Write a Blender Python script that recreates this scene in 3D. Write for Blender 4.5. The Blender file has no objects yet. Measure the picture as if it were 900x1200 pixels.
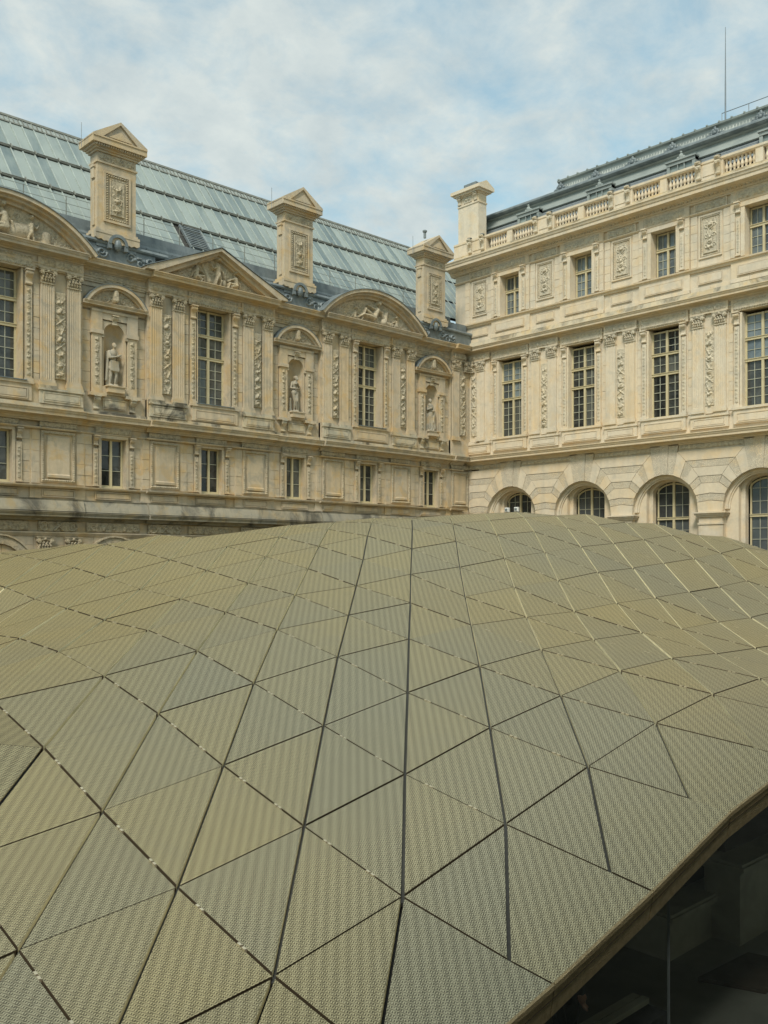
import bpy, bmesh, math, random
import numpy as np
from mathutils import Vector
random.seed(7); rng = np.random.RandomState(7)
scene = bpy.context.scene
R_ = math.radians

# ---------------------------------------------------------------- camera
cam_d = bpy.data.cameras.new("camera"); cam = bpy.data.objects.new("camera", cam_d)
scene.collection.objects.link(cam); scene.camera = cam
cam.location = (0, 0, 0)                       # eye height is z = 0, the gallery floor is at GZ
fwd = Vector((0.6866, 0.7270, 0))
cam.rotation_euler = (R_(90), 0, math.atan2(fwd.y, fwd.x) - R_(90))
cam_d.sensor_fit = 'VERTICAL'; cam_d.sensor_height = 24.0
cam_d.lens = 24.0 * 1086 / 1200
cam_d.shift_y = 59.0 / 1200
cam_d.clip_start = 0.1; cam_d.clip_end = 20000

# ---------------------------------------------------------------- world, sun, exposure
SUN_EL, SUN_DIR = 50.0, Vector((-0.83, -0.52, 0))
world = bpy.data.worlds.new("World"); scene.world = world; world.use_nodes = True
def newmat(name):
    m = bpy.data.materials.new(name); m.use_nodes = True; nt = m.node_tree
    b = nt.nodes['Principled BSDF']; return m, nt, b, nt.nodes, nt.links
def mathn(N, L, op, a, b=None, c=None, clamp=False):
    n = N.new('ShaderNodeMath'); n.operation = op; n.use_clamp = clamp
    for i, v in enumerate((a, b, c)):
        if v is None: continue
        if isinstance(v, (int, float)): n.inputs[i].default_value = v
        else: L.new(v, n.inputs[i])
    return n.outputs[0]
def mixc(N, L, fac, a, b, mode='MIX'):
    n = N.new('ShaderNodeMix'); n.data_type = 'RGBA'; n.blend_type = mode
    for k, v in ((0, fac), (6, a), (7, b)):
        if isinstance(v, (int, float)): n.inputs[k].default_value = v
        elif isinstance(v, tuple): n.inputs[k].default_value = v + (1,) if len(v) == 3 else v
        else: L.new(v, n.inputs[k])
    return n.outputs[2]
def noise(N, L, vec, scale, detail=4, rough=0.5, dist=0.0):
    n = N.new('ShaderNodeTexNoise'); n.inputs['Scale'].default_value = scale; n.inputs['Detail'].default_value = detail
    n.inputs['Roughness'].default_value = rough; n.inputs['Distortion'].default_value = dist
    L.new(vec, n.inputs['Vector']); return n.outputs[0]
def remap(N, L, v, a, b, c=0.0, d=1.0):
    n = N.new('ShaderNodeMapRange'); n.clamp = True
    for i, x in enumerate((a, b, c, d)): n.inputs[i + 1].default_value = x
    L.new(v, n.inputs[0]); return n.outputs[0]
def mixn(N, L, c):                                # hazier, greener blue of the clear patches
    m = N.new('ShaderNodeMix'); m.data_type = 'RGBA'; m.blend_type = 'MULTIPLY'; m.inputs[0].default_value = 1.0
    L.new(c, m.inputs[6]); m.inputs[7].default_value = (0.78, 1.28, 1.12, 1); return m.outputs[2]
def build_world():
    nt = world.node_tree; nt.nodes.clear(); N = nt.nodes; L = nt.links
    out = N.new('ShaderNodeOutputWorld'); bg = N.new('ShaderNodeBackground'); bg.inputs[1].default_value = 0.1
    sky = N.new('ShaderNodeTexSky'); sky.sky_type = 'NISHITA'; sky.sun_disc = False
    sky.sun_elevation = R_(SUN_EL); sky.sun_rotation = math.atan2(SUN_DIR.x, SUN_DIR.y) % (2 * math.pi)
    sky.air_density = 1.0; sky.dust_density = 2.0; sky.ozone_density = 1.5
    tc = N.new('ShaderNodeTexCoord'); sep = N.new('ShaderNodeSeparateXYZ'); L.new(tc.outputs['Generated'], sep.inputs[0])
    mx = N.new('ShaderNodeMath'); mx.operation = 'MAXIMUM'; mx.inputs[1].default_value = 0.0; L.new(sep.outputs[2], mx.inputs[0])
    ad = N.new('ShaderNodeMath'); ad.operation = 'ADD'; ad.inputs[1].default_value = 0.35; L.new(mx.outputs[0], ad.inputs[0])
    dv = N.new('ShaderNodeVectorMath'); dv.operation = 'DIVIDE'; L.new(tc.outputs['Generated'], dv.inputs[0])
    cb = N.new('ShaderNodeCombineXYZ')
    for k in range(3): L.new(ad.outputs[0], cb.inputs[k])
    L.new(cb.outputs[0], dv.inputs[1])
    n1 = N.new('ShaderNodeTexNoise'); n1.inputs['Scale'].default_value = 8.0; n1.inputs['Detail'].default_value = 12; n1.inputs['Roughness'].default_value = 0.62; n1.inputs['Distortion'].default_value = 0.25
    L.new(dv.outputs[0], n1.inputs['Vector'])
    n2 = N.new('ShaderNodeTexNoise'); n2.inputs['Scale'].default_value = 1.3; n2.inputs['Detail'].default_value = 3; L.new(dv.outputs[0], n2.inputs['Vector'])
    am = N.new('ShaderNodeMath'); am.operation = 'MULTIPLY_ADD'; am.inputs[1].default_value = 0.55; L.new(n2.outputs[0], am.inputs[0]); L.new(n1.outputs[0], am.inputs[2])
    cr = N.new('ShaderNodeMapRange'); cr.inputs[1].default_value = 0.60; cr.inputs[2].default_value = 0.88; cr.inputs[3].default_value = 0.48; cr.inputs[4].default_value = 0.97; cr.clamp = True
    L.new(am.outputs[0], cr.inputs[0])
    cl = N.new('ShaderNodeMix'); cl.data_type = 'RGBA'
    skt = mixn(N, L, sky.outputs[0]); L.new(cr.outputs[0], cl.inputs[0]); L.new(skt, cl.inputs[6]); 
    n3 = N.new('ShaderNodeTexNoise'); n3.inputs['Scale'].default_value = 11; n3.inputs['Detail'].default_value = 8; n3.inputs['Roughness'].default_value = 0.6; L.new(dv.outputs[0], n3.inputs['Vector'])
    L.new(mixc(N, L, remap(N, L, n3.outputs[0], 0.35, 0.66), (CLOUD[0] * .88, CLOUD[1] * .91, CLOUD[2] * .94), (CLOUD[0] * 1.10, CLOUD[1] * 1.08, CLOUD[2] * 1.06)), cl.inputs[7])
    tint = N.new('ShaderNodeMix'); tint.data_type = 'RGBA'; tint.blend_type = 'MULTIPLY'; tint.inputs[0].default_value = 1.0
    L.new(cl.outputs[2], tint.inputs[6]); tint.inputs[7].default_value = (0.98, 1.0, 0.985, 1)
    L.new(tint.outputs[2], bg.inputs[0]); L.new(bg.outputs[0], out.inputs[0])
CLOUD = (3.55, 3.85, 3.85, 1)
build_world()
sd = bpy.data.lights.new("sun", 'SUN'); so = bpy.data.objects.new("sun", sd); scene.collection.objects.link(so)
sd.energy = 1.7; sd.angle = R_(15); sd.color = (1.0, 0.93, 0.83)
tow = SUN_DIR.normalized() * math.cos(R_(SUN_EL)) + Vector((0, 0, math.sin(R_(SUN_EL))))
so.rotation_euler = tow.to_track_quat('Z', 'Y').to_euler()
scene.view_settings.view_transform = 'Standard'; scene.view_settings.look = 'None'
scene.view_settings.exposure = 0.90; scene.view_settings.gamma = 1.0

XC, YC, GZ = 39.13, 34.57, -4.85               # planes of the two facades, floor level

# ---------------------------------------------------------------- materials
def geo_vec(N, L, scale=(1, 1, 1)):
    g = N.new('ShaderNodeNewGeometry'); mp = N.new('ShaderNodeMapping'); mp.inputs['Scale'].default_value = scale
    L.new(g.outputs['Position'], mp.inputs[0]); return mp.outputs[0], g
def bump(N, L, b, h, strength, dist):
    n = N.new('ShaderNodeBump'); n.inputs['Strength'].default_value = strength; n.inputs['Distance'].default_value = dist
    L.new(h, n.inputs['Height']); L.new(n.outputs[0], b.inputs['Normal'])

def stone(name, c0, c1, grime=0.0, soot=0.0, var=1.0, vermic=False, streak=0.5):
    """limestone: per-block tone, ochre blotches, grey rain streaks, fine pitting"""
    m, nt, b, N, L = newmat(name); v, g = geo_vec(N, L)
    oi = N.new('ShaderNodeObjectInfo')
    rnd = mathn(N, L, 'FRACT', mathn(N, L, 'ADD', oi.outputs['Random'], g.outputs['Random Per Island']))
    big = noise(N, L, v, 0.55, 5, 0.6, 0.4)
    col = mixc(N, L, remap(N, L, big, 0.35, 0.68), c0, c1)
    p2 = noise(N, L, v, 1.5, 4, 0.55, 0.3)
    col = mixc(N, L, remap(N, L, p2, 0.50, 0.63, 0, 0.70 * min(1, streak * 1.6)), col, (c0[0] * 0.98, c0[1] * 0.82, c0[2] * 0.55))
    p3 = noise(N, L, v, 1.9, 5, 0.6, 0.5)
    col = mixc(N, L, remap(N, L, p3, 0.51, 0.64, 0, 0.85 * min(1, streak * 1.6)), col, (c1[0] * 0.72, c1[1] * 0.76, c1[2] * 0.80))
    # ochre patina on some blocks
    col = mixc(N, L, mathn(N, L, 'MULTIPLY', remap(N, L, rnd, 0.55, 1.0), 0.38 * var), col, (c0[0] * 0.98, c0[1] * 0.84, c0[2] * 0.58))
    col = mixc(N, L, mathn(N, L, 'MULTIPLY', remap(N, L, rnd, 0.4, 0.0), 0.40 * var), col, (c1[0] * 0.80, c1[1] * 0.82, c1[2] * 0.84))
    fine = noise(N, L, v, 7.0, 6, 0.65)
    col = mixc(N, L, remap(N, L, fine, 0.3, 0.75, 0.0, 0.30), col, (c0[0] * 0.62, c0[1] * 0.60, c0[2] * 0.56))
    vs, _ = geo_vec(N, L, (2.2, 2.2, 0.22)); st = noise(N, L, vs, 1.0, 6, 0.6, 0.3)
    col = mixc(N, L, mathn(N, L, 'MULTIPLY', remap(N, L, st, 0.49, 0.68), streak), col, (c1[0] * 0.60, c1[1] * 0.63, c1[2] * 0.66))
    if soot > 0:
        vz, _ = geo_vec(N, L, (1.0, 1.0, 0.8)); so_ = noise(N, L, vz, 0.8, 7, 0.62, 0.8)
        col = mixc(N, L, mathn(N, L, 'MULTIPLY', remap(N, L, so_, 0.50, 0.62), soot), col, (0.045, 0.045, 0.04))
    if grime > 0:                                 # speckled crust on the carving
        gr = noise(N, L, v, 8.5, 5, 0.7, 0.6)
        col = mixc(N, L, mathn(N, L, 'MULTIPLY', remap(N, L, gr, 0.47, 0.60), grime), col, (c0[0] * 0.40, c0[1] * 0.40, c0[2] * 0.42))
    L.new(col, b.inputs['Base Color']); b.inputs['Roughness'].default_value = 0.9
    b.inputs['Specular IOR Level'].default_value = 0.2
    if vermic:
        vo = N.new('ShaderNodeTexVoronoi'); vo.feature = 'DISTANCE_TO_EDGE'; vo.inputs['Scale'].default_value = 15
        wv = noise(N, L, v, 6, 2); vm = N.new('ShaderNodeVectorMath'); vm.operation = 'ADD'; L.new(v, vm.inputs[0])
        vsn = N.new('ShaderNodeVectorMath'); vsn.operation = 'SCALE'; vsn.inputs['Scale'].default_value = 0.1; cb = N.new('ShaderNodeCombineXYZ')
        for k in range(3): L.new(wv, cb.inputs[k])
        L.new(cb.outputs[0], vsn.inputs[0]); L.new(vsn.outputs[0], vm.inputs[1]); L.new(vm.outputs[0], vo.inputs['Vector'])
        h = remap(N, L, vo.outputs['Distance'], 0.0, 0.18)
        L.new(mixc(N, L, h, (c0[0] * 0.62, c0[1] * 0.62, c0[2] * 0.62), col), b.inputs['Base Color'])
        bump(N, L, b, h, 0.45, 0.02)
    else:
        bump(N, L, b, mathn(N, L, 'ADD', fine, noise(N, L, v, 28, 3)), 0.35, 0.02)
    return m
M = {}
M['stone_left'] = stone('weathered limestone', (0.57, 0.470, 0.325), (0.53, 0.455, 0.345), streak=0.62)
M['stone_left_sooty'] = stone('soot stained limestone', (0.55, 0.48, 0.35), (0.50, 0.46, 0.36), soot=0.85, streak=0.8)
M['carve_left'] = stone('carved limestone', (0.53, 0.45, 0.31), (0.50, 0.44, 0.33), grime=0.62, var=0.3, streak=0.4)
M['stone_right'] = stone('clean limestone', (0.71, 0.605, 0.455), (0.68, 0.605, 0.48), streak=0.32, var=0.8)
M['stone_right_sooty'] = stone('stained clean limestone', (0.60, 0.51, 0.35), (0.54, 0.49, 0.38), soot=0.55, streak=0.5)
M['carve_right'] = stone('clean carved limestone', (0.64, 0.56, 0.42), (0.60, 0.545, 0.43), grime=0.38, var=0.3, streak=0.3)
M['vermic'] = stone('vermiculated stone', (0.70, 0.61, 0.47), (0.64, 0.58, 0.46), vermic=True, var=0.4)
M['statue'] = stone('statue marble', (0.47, 0.41, 0.31), (0.38, 0.35, 0.28), var=0.0, streak=0.7)
M['bench'] = stone('grey washed limestone', (0.35, 0.315, 0.235), (0.30, 0.28, 0.225), soot=0.7, streak=0.6)

def plain(name, col, rough=0.6, metal=0.0, var=0.25, scale=3.0, b_s=0.2, spec=0.5, stretch=(1, 1, 1), col2=None, rvar=0.0):
    m, nt, b, N, L = newmat(name); v, g = geo_vec(N, L, stretch)
    n = noise(N, L, v, scale, 6, 0.6, 0.3)
    c2 = col2 or tuple(x * (1 - var) for x in col)
    c = mixc(N, L, remap(N, L, n, 0.35, 0.7), col, c2)
    if rvar:
        oi = N.new('ShaderNodeObjectInfo'); r = mathn(N, L, 'FRACT', mathn(N, L, 'ADD', oi.outputs['Random'], g.outputs['Random Per Island']))
        c = mixc(N, L, mathn(N, L, 'MULTIPLY', r, rvar), c, tuple(x * 0.35 for x in col))
    L.new(c, b.inputs['Base Color']); b.inputs['Metallic'].default_value = metal
    L.new(remap(N, L, n, 0.3, 0.7, rough * 0.85, min(1, rough * 1.15)), b.inputs['Roughness']); b.inputs['Specular IOR Level'].default_value = spec
    if b_s: bump(N, L, b, noise(N, L, v, scale * 6, 4), b_s, 0.02)
    return m
M['lead'] = plain('lead sheet', (0.12, 0.145, 0.155), 0.55, 0.15, 0.45, 1.2, 0.4, stretch=(2, 2, 0.7), col2=(0.22, 0.25, 0.25))
M['lead_pale'] = plain('pale lead sheet', (0.33, 0.36, 0.335), 0.55, 0.1, 0.4, 1.0, 0.3, stretch=(1, 1, 1.6), col2=(0.23, 0.26, 0.25))
M['slate'] = plain('slate', (0.30, 0.335, 0.35), 0.55, 0.0, 0.3, 5.0, 0.5, rvar=0.45)
M['roof_rib'] = plain('zinc glazing bar', (0.44, 0.49, 0.45), 0.5, 0.2, 0.3, 2.0, 0.1)
M['roof_rail'] = plain('weathered iron rail', (0.23, 0.235, 0.20), 0.7, 0.2, 0.4, 4.0, 0.2)
M['paint'] = plain('cream window paint', (0.58, 0.50, 0.31), 0.5, 0, 0.15, 3.0, 0.05)
M['bar_paint'] = plain('grey green glazing paint', (0.42, 0.42, 0.33), 0.5, 0, 0.2, 3.0, 0.0)
M['floor'] = plain('dark stone paving', (0.19, 0.195, 0.175), 0.45, 0, 0.4, 1.3, 0.3)
M['plinth'] = plain('grey court stone', (0.50, 0.51, 0.46), 0.8, 0, 0.4, 1.5, 0.4)
M['rust'] = plain('brown metal plate', (0.07, 0.05, 0.035), 0.6, 0.3, 0.5, 3.0, 0.3)
M['dark'] = plain('interior dark', (0.06, 0.06, 0.055), 0.9, 0, 0.3, 1.0, 0.0)
M['under'] = plain('dark roof glazing under the mesh', (0.022, 0.020, 0.015), 0.5, 0.0, 0.4, 1.0, 0.0)
M['shade_strip'] = plain('dark shade strip', (0.045, 0.045, 0.04), 0.8, 0, 0.3, 2.0, 0.2)  # imitates the deep shade behind the balusters
M['mast'] = plain('galvanised steel', (0.24, 0.27, 0.29), 0.5, 0.5, 0.2, 3.0, 0.0)
M['white'] = plain('white housing', (0.75, 0.76, 0.74), 0.5, 0, 0.1, 3.0, 0.0)
M['court'] = plain('opposite court stone', (0.36, 0.31, 0.22), 0.9, 0, 0.3, 0.6, 0.2)
M['ground'] = plain('pale paving', (0.25, 0.235, 0.20), 0.9, 0, 0.3, 0.6, 0.2)
M['skin'] = plain('skin', (0.75, 0.46, 0.38), 0.55, 0, 0.1, 8.0, 0.0)
M['coat'] = plain('black cloth', (0.012, 0.012, 0.014), 0.9, 0, 0.2, 8.0, 0.2)
M['sleeve'] = plain('grey cloth', (0.10, 0.11, 0.12), 0.9, 0, 0.2, 8.0, 0.2)
M['hair'] = plain('dark hair', (0.03, 0.02, 0.015), 0.8, 0, 0.2, 20.0, 0.2)

def glassy(name, dark, light, rough, spread=1.0, spec=0.5):
    """window glass over a dim room: tone varies pane by pane, old glass ripples"""
    m, nt, b, N, L = newmat(name); v, g = geo_vec(N, L)
    oi = N.new('ShaderNodeObjectInfo'); w = noise(N, L, v, 1.6, 4, 0.6, 0.8)
    r = mathn(N, L, 'MULTIPLY', remap(N, L, mathn(N, L, 'ADD', mathn(N, L, 'MULTIPLY', oi.outputs['Random'], 0.55), w), 0.45, 1.1), spread)
    L.new(mixc(N, L, r, dark, light), b.inputs['Base Color']); b.inputs['Roughness'].default_value = rough
    b.inputs['Specular IOR Level'].default_value = spec
    bump(N, L, b, noise(N, L, v, 2.2, 2), 0.15, 0.03); return m
M['glass_dark'] = glassy('dark window glass', (0.012, 0.015, 0.016), (0.120, 0.125, 0.112), 0.04)
M['glass_pale'] = glassy('window glass over blinds', (0.06, 0.07, 0.075), (0.20, 0.24, 0.25), 0.05)
M['glass_sky_tint'] = glassy('window glass with painted sky reflection', (0.10, 0.13, 0.15), (0.20, 0.24, 0.26), 0.04)  # paler base colour imitates reflected sky
M['glass_lace'] = glassy('window glass over ironwork', (0.03, 0.035, 0.038), (0.09, 0.10, 0.10), 0.06)

def roofglass():
    m, nt, b, N, L = newmat('wired roof glass'); v, g = geo_vec(N, L, (1.0, 0.4, 0.4)); oi = N.new('ShaderNodeObjectInfo')
    w = noise(N, L, v, 1.2, 5, 0.6, 0.5)
    t = mathn(N, L, 'ADD', mathn(N, L, 'MULTIPLY', oi.outputs['Random'], 0.6), w)
    c = mixc(N, L, remap(N, L, t, 0.45, 1.05), (0.13, 0.175, 0.18), (0.29, 0.335, 0.31))
    vs, _ = geo_vec(N, L, (6, 0.5, 0.5)); c = mixc(N, L, remap(N, L, noise(N, L, vs, 1.5, 5, 0.6), 0.45, 0.8, 0, 0.35), c, (0.33, 0.38, 0.34))
    L.new(c, b.inputs['Base Color']); b.inputs['Roughness'].default_value = 0.42; b.inputs['Specular IOR Level'].default_value = 0.5
    bump(N, L, b, noise(N, L, v, 2.0, 3), 0.1, 0.05); return m
M['roof_glass'] = roofglass()

def curtain():
    m, nt, b, N, L = newmat('tinted curtain glass'); nt.nodes.remove(b); out = nt.nodes['Material Output']
    tr = N.new('ShaderNodeBsdfTransparent'); tr.inputs[0].default_value = (0.95, 0.97, 0.95, 1); gl = N.new('ShaderNodeBsdfGlossy'); gl.inputs['Roughness'].default_value = 0.02
    fr = N.new('ShaderNodeLayerWeight'); fc = mathn(N, L, 'MULTIPLY_ADD', mathn(N, L, 'POWER', fr.outputs['Facing'], 4.0), 0.5, 0.02); mx = N.new('ShaderNodeMixShader'); L.new(fc, mx.inputs[0]); L.new(tr.outputs[0], mx.inputs[1]); L.new(gl.outputs[0], mx.inputs[2]); L.new(mx.outputs[0], out.inputs[0]); return m
M['curtain'] = curtain()

def meshmat(name, side=False):
    """expanded anodised aluminium: rows of short twisted strands with dark slots between, gold and silver lots, a gold sheen tinted in by position"""
    m, nt, b, N, L = newmat(name); v, g = geo_vec(N, L); oi = N.new('ShaderNodeObjectInfo')
    sep = N.new('ShaderNodeSeparateXYZ'); L.new(v, sep.inputs[0]); x, y = sep.outputs[0], sep.outputs[1]
    wob = noise(N, L, v, 3.0, 2)
    PX, PY = 0.038, 0.0175
    # zigzag rows along x: y shifted by a triangle wave of x
    tri = mathn(N, L, 'PINGPONG', mathn(N, L, 'ADD', x, mathn(N, L, 'MULTIPLY', y, 0.35)), PX / 2)
    ph = mathn(N, L, 'DIVIDE', mathn(N, L, 'ADD', y, mathn(N, L, 'MULTIPLY', tri, 0.62)), PY)
    row = mathn(N, L, 'SINE', mathn(N, L, 'MULTIPLY', ph, 6.2832))
    stag = mathn(N, L, 'MULTIPLY', mathn(N, L, 'FLOOR', ph), PX * 0.31)
    dash = mathn(N, L, 'SINE', mathn(N, L, 'MULTIPLY', mathn(N, L, 'ADD', stag, mathn(N, L, 'ADD', x, mathn(N, L, 'MULTIPLY', y, 0.35))), 6.2832 / PX))
    macro = mathn(N, L, 'SINE', mathn(N, L, 'MULTIPLY', mathn(N, L, 'ADD', mathn(N, L, 'MULTIPLY', x, 0.75), mathn(N, L, 'MULTIPLY', y, -0.66)), 6.2832 / 0.088))
    h = mathn(N, L, 'ADD', row, mathn(N, L, 'ADD', mathn(N, L, 'MULTIPLY', dash, 0.55), mathn(N, L, 'MULTIPLY', macro, 0.30)))
    hh = remap(N, L, h, -1.35, 1.2)
    r = oi.outputs['Random']
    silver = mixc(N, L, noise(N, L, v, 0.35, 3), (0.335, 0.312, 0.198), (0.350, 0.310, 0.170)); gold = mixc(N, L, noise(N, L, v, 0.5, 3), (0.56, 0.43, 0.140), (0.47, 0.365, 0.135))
    lot_sheen = mathn(N, L, 'ADD', noise(N, L, v, 0.16, 2, 0.5), remap(N, L, mathn(N, L, 'SUBTRACT', y, mathn(N, L, 'MULTIPLY', x, 0.35)), 6.0, 14.0, 0.0, 0.45))  # random lots plus a gold sheen painted into the colour towards the far left
    c = mixc(N, L, remap(N, L, mathn(N, L, 'ADD', mathn(N, L, 'MULTIPLY', r, 0.32), lot_sheen), 0.42, 1.04), silver, gold)
    dirt = noise(N, L, v, 1.7, 7, 0.65, 0.6)
    c = mixc(N, L, remap(N, L, dirt, 0.5, 0.8, 0, 0.22), c, (0.27, 0.25, 0.19))
    y2 = mathn(N, L, 'ADD', mathn(N, L, 'MULTIPLY', y, 0.93), mathn(N, L, 'MULTIPLY', x, 0.12)); x2 = mathn(N, L, 'ADD', mathn(N, L, 'MULTIPLY', x, 0.95), mathn(N, L, 'MULTIPLY', y, 0.22))
    lay = mathn(N, L, 'MULTIPLY', mathn(N, L, 'SINE', mathn(N, L, 'MULTIPLY', y2, 6.2832 / PY)), mathn(N, L, 'SINE', mathn(N, L, 'MULTIPLY', x2, 6.2832 / PX)))
    hh = remap(N, L, mathn(N, L, 'ADD', h, mathn(N, L, 'MULTIPLY', lay, 0.45)), -1.6, 1.6)
    c = mixc(N, L, remap(N, L, hh, 0.34, 0.66), mixc(N, L, 0.78, c, (0.045, 0.040, 0.026)), mixc(N, L, 0.18, c, (1.0, 0.95, 0.72)))
    L.new(c, b.inputs['Base Color']); b.inputs['Metallic'].default_value = 0.55; b.inputs['Roughness'].default_value = 0.36
    bump(N, L, b, hh, 0.40, 0.006); return m
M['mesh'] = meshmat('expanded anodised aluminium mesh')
M['mesh_edge'] = plain('anodised edge profile', (0.95, 0.87, 0.60), 0.4, 0.0, 0.2, 3.0, 0.0)
M['mesh_edge_dark'] = plain('bronze edge profile', (0.13, 0.10, 0.06), 0.5, 0.2, 0.2, 3.0, 0.0)
M['fascia'] = plain('perforated bronze fascia', (0.42, 0.34, 0.19), 0.55, 0.4, 0.3, 14.0, 0.6)
M['clip'] = plain('bright panel clip', (0.62, 0.56, 0.40), 0.35, 0.5, 0.1, 3.0, 0.0)
M['gutter'] = plain('grey rubber gutter', (0.035, 0.036, 0.032), 0.6, 0, 0.3, 2.0, 0.0)

# ---------------------------------------------------------------- mesh builder
class MB:
    def __init__(s): s.v = []; s.f = []
    def add(s, vs, fs):
        o = len(s.v); s.v += [tuple(p) for p in vs]; s.f += [tuple(o + i for i in f) for f in fs]; return s
    # facade coordinates: t along the wall, d out of the wall, z up  ->  local (t, -d, z)
    def box(s, t0, t1, d0, d1, z0, z1):
        t0, t1 = sorted((t0, t1)); d0, d1 = sorted((d0, d1)); z0, z1 = sorted((z0, z1))
        vs = [(t, -d, z) for z in (z0, z1) for d in (d1, d0) for t in (t0, t1)]
        return s.add(vs, [(0, 2, 3, 1), (4, 5, 7, 6), (0, 1, 5, 4), (1, 3, 7, 5), (3, 2, 6, 7), (2, 0, 4, 6)])
    def ext(s, t0, t1, prof):                     # profile of (d, z) run along t, closed polygon
        n = len(prof); vs = [(t, -d, z) for t in (t0, t1) for d, z in prof]
        fs = [tuple(range(n)), tuple(range(2 * n - 1, n - 1, -1))] + [(i, (i + 1) % n, n + (i + 1) % n, n + i) for i in range(n)]
        return s.add(vs, fs)
    def prism(s, pts, d0, d1):                    # polygon of (t, z) between two depths
        n = len(pts); vs = [(t, -d, z) for d in (d0, d1) for t, z in pts]
        return s.add(vs, [tuple(range(n)), tuple(range(2 * n - 1, n - 1, -1))] + [(i, n + i, n + (i + 1) % n, (i + 1) % n) for i in range(n)])
    def lathe(s, prof, cx=0, cd=0, n=10):         # profile of (r, z) around a vertical axis
        vs = [(cx + r * math.cos(2 * math.pi * k / n), -cd + r * math.sin(2 * math.pi * k / n), z) for r, z in prof for k in range(n)]
        m = len(prof)
        fs = [(j * n + k, j * n + (k + 1) % n, (j + 1) * n + (k + 1) % n, (j + 1) * n + k) for j in range(m - 1) for k in range(n)]
        fs += [tuple(range(n))[::-1], tuple((m - 1) * n + k for k in range(n))]
        return s.add(vs, fs)
    def cyl(s, p0, p1, r, n=8, r1=None):          # cylinder between two local xyz points
        p0, p1 = Vector(p0), Vector(p1); a = (p1 - p0).normalized(); u = a.orthogonal().normalized(); w = a.cross(u); r1 = r if r1 is None else r1
        vs = [p + (u * math.cos(2 * math.pi * k / n) + w * math.sin(2 * math.pi * k / n)) * q for p, q in ((p0, r), (p1, r1)) for k in range(n)]
        return s.add(vs, [(k, (k + 1) % n, n + (k + 1) % n, n + k) for k in range(n)] + [tuple(range(n))[::-1], tuple(range(n, 2 * n))])
    def ball(s, c, r, n=8, m=6, sc=(1, 1, 1)):
        vs = [(c[0], c[1], c[2] - r * sc[2])]
        for j in range(1, m):
            a = math.pi * j / m
            vs += [(c[0] + sc[0] * r * math.sin(a) * math.cos(2 * math.pi * k / n), c[1] + sc[1] * r * math.sin(a) * math.sin(2 * math.pi * k / n), c[2] - sc[2] * r * math.cos(a)) for k in range(n)]
        vs.append((c[0], c[1], c[2] + r * sc[2])); t = len(vs) - 1
        fs = [(0, 1 + (k + 1) % n, 1 + k) for k in range(n)] + [(t, 1 + (m - 2) * n + k, 1 + (m - 2) * n + (k + 1) % n) for k in range(n)]
        fs += [(1 + j * n + k, 1 + j * n + (k + 1) % n, 1 + (j + 1) * n + (k + 1) % n, 1 + (j + 1) * n + k) for j in range(m - 2) for k in range(n)]
        return s.add(vs, fs)
    def arc(s, cx, cz, r0, r1, d0, d1, a0=0.0, a1=180.0, n=16):    # arched bar in the wall plane
        A = [R_(a0 + (a1 - a0) * k / n) for k in range(n + 1)]
        for k in range(n):
            p = [(cx + r * math.cos(a), cz + r * math.sin(a)) for r, a in ((r0, A[k]), (r1, A[k]), (r1, A[k + 1]), (r0, A[k + 1]))]
            s.prism(p, d0, d1)
        return s
    def mesh(s, name, recalc=True, smooth=False):
        me = bpy.data.meshes.new(name); me.from_pydata(s.v, [], s.f)
        if recalc:
            bm = bmesh.new(); bm.from_mesh(me); bmesh.ops.remove_doubles(bm, verts=bm.verts, dist=1e-6) if smooth else None
            bmesh.ops.recalc_face_normals(bm, faces=bm.faces); bm.to_mesh(me); bm.free()
        if smooth: me.polygons.foreach_set('use_smooth', [True] * len(me.polygons))
        me.update(); return me
def empty(name, loc=(0, 0, 0), rz=0.0, **kw):
    o = bpy.data.objects.new(name, None); scene.collection.objects.link(o); o.location = loc; o.rotation_euler = (0, 0, rz)
    for k, v in kw.items(): o[k] = v
    return o
def link(name, me, mat, parent=None, loc=(0, 0, 0), **kw):
    if isinstance(me, MB): me = me.mesh(name)
    if not me.materials: me.materials.append(mat)
    o = bpy.data.objects.new(name, me); scene.collection.objects.link(o); o.parent = parent; o.location = loc
    for k, v in kw.items(): o[k] = v
    return o
_cache = {}
def cached(key, fn):
    if key not in _cache: _cache[key] = fn()
    return _cache[key]

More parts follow.
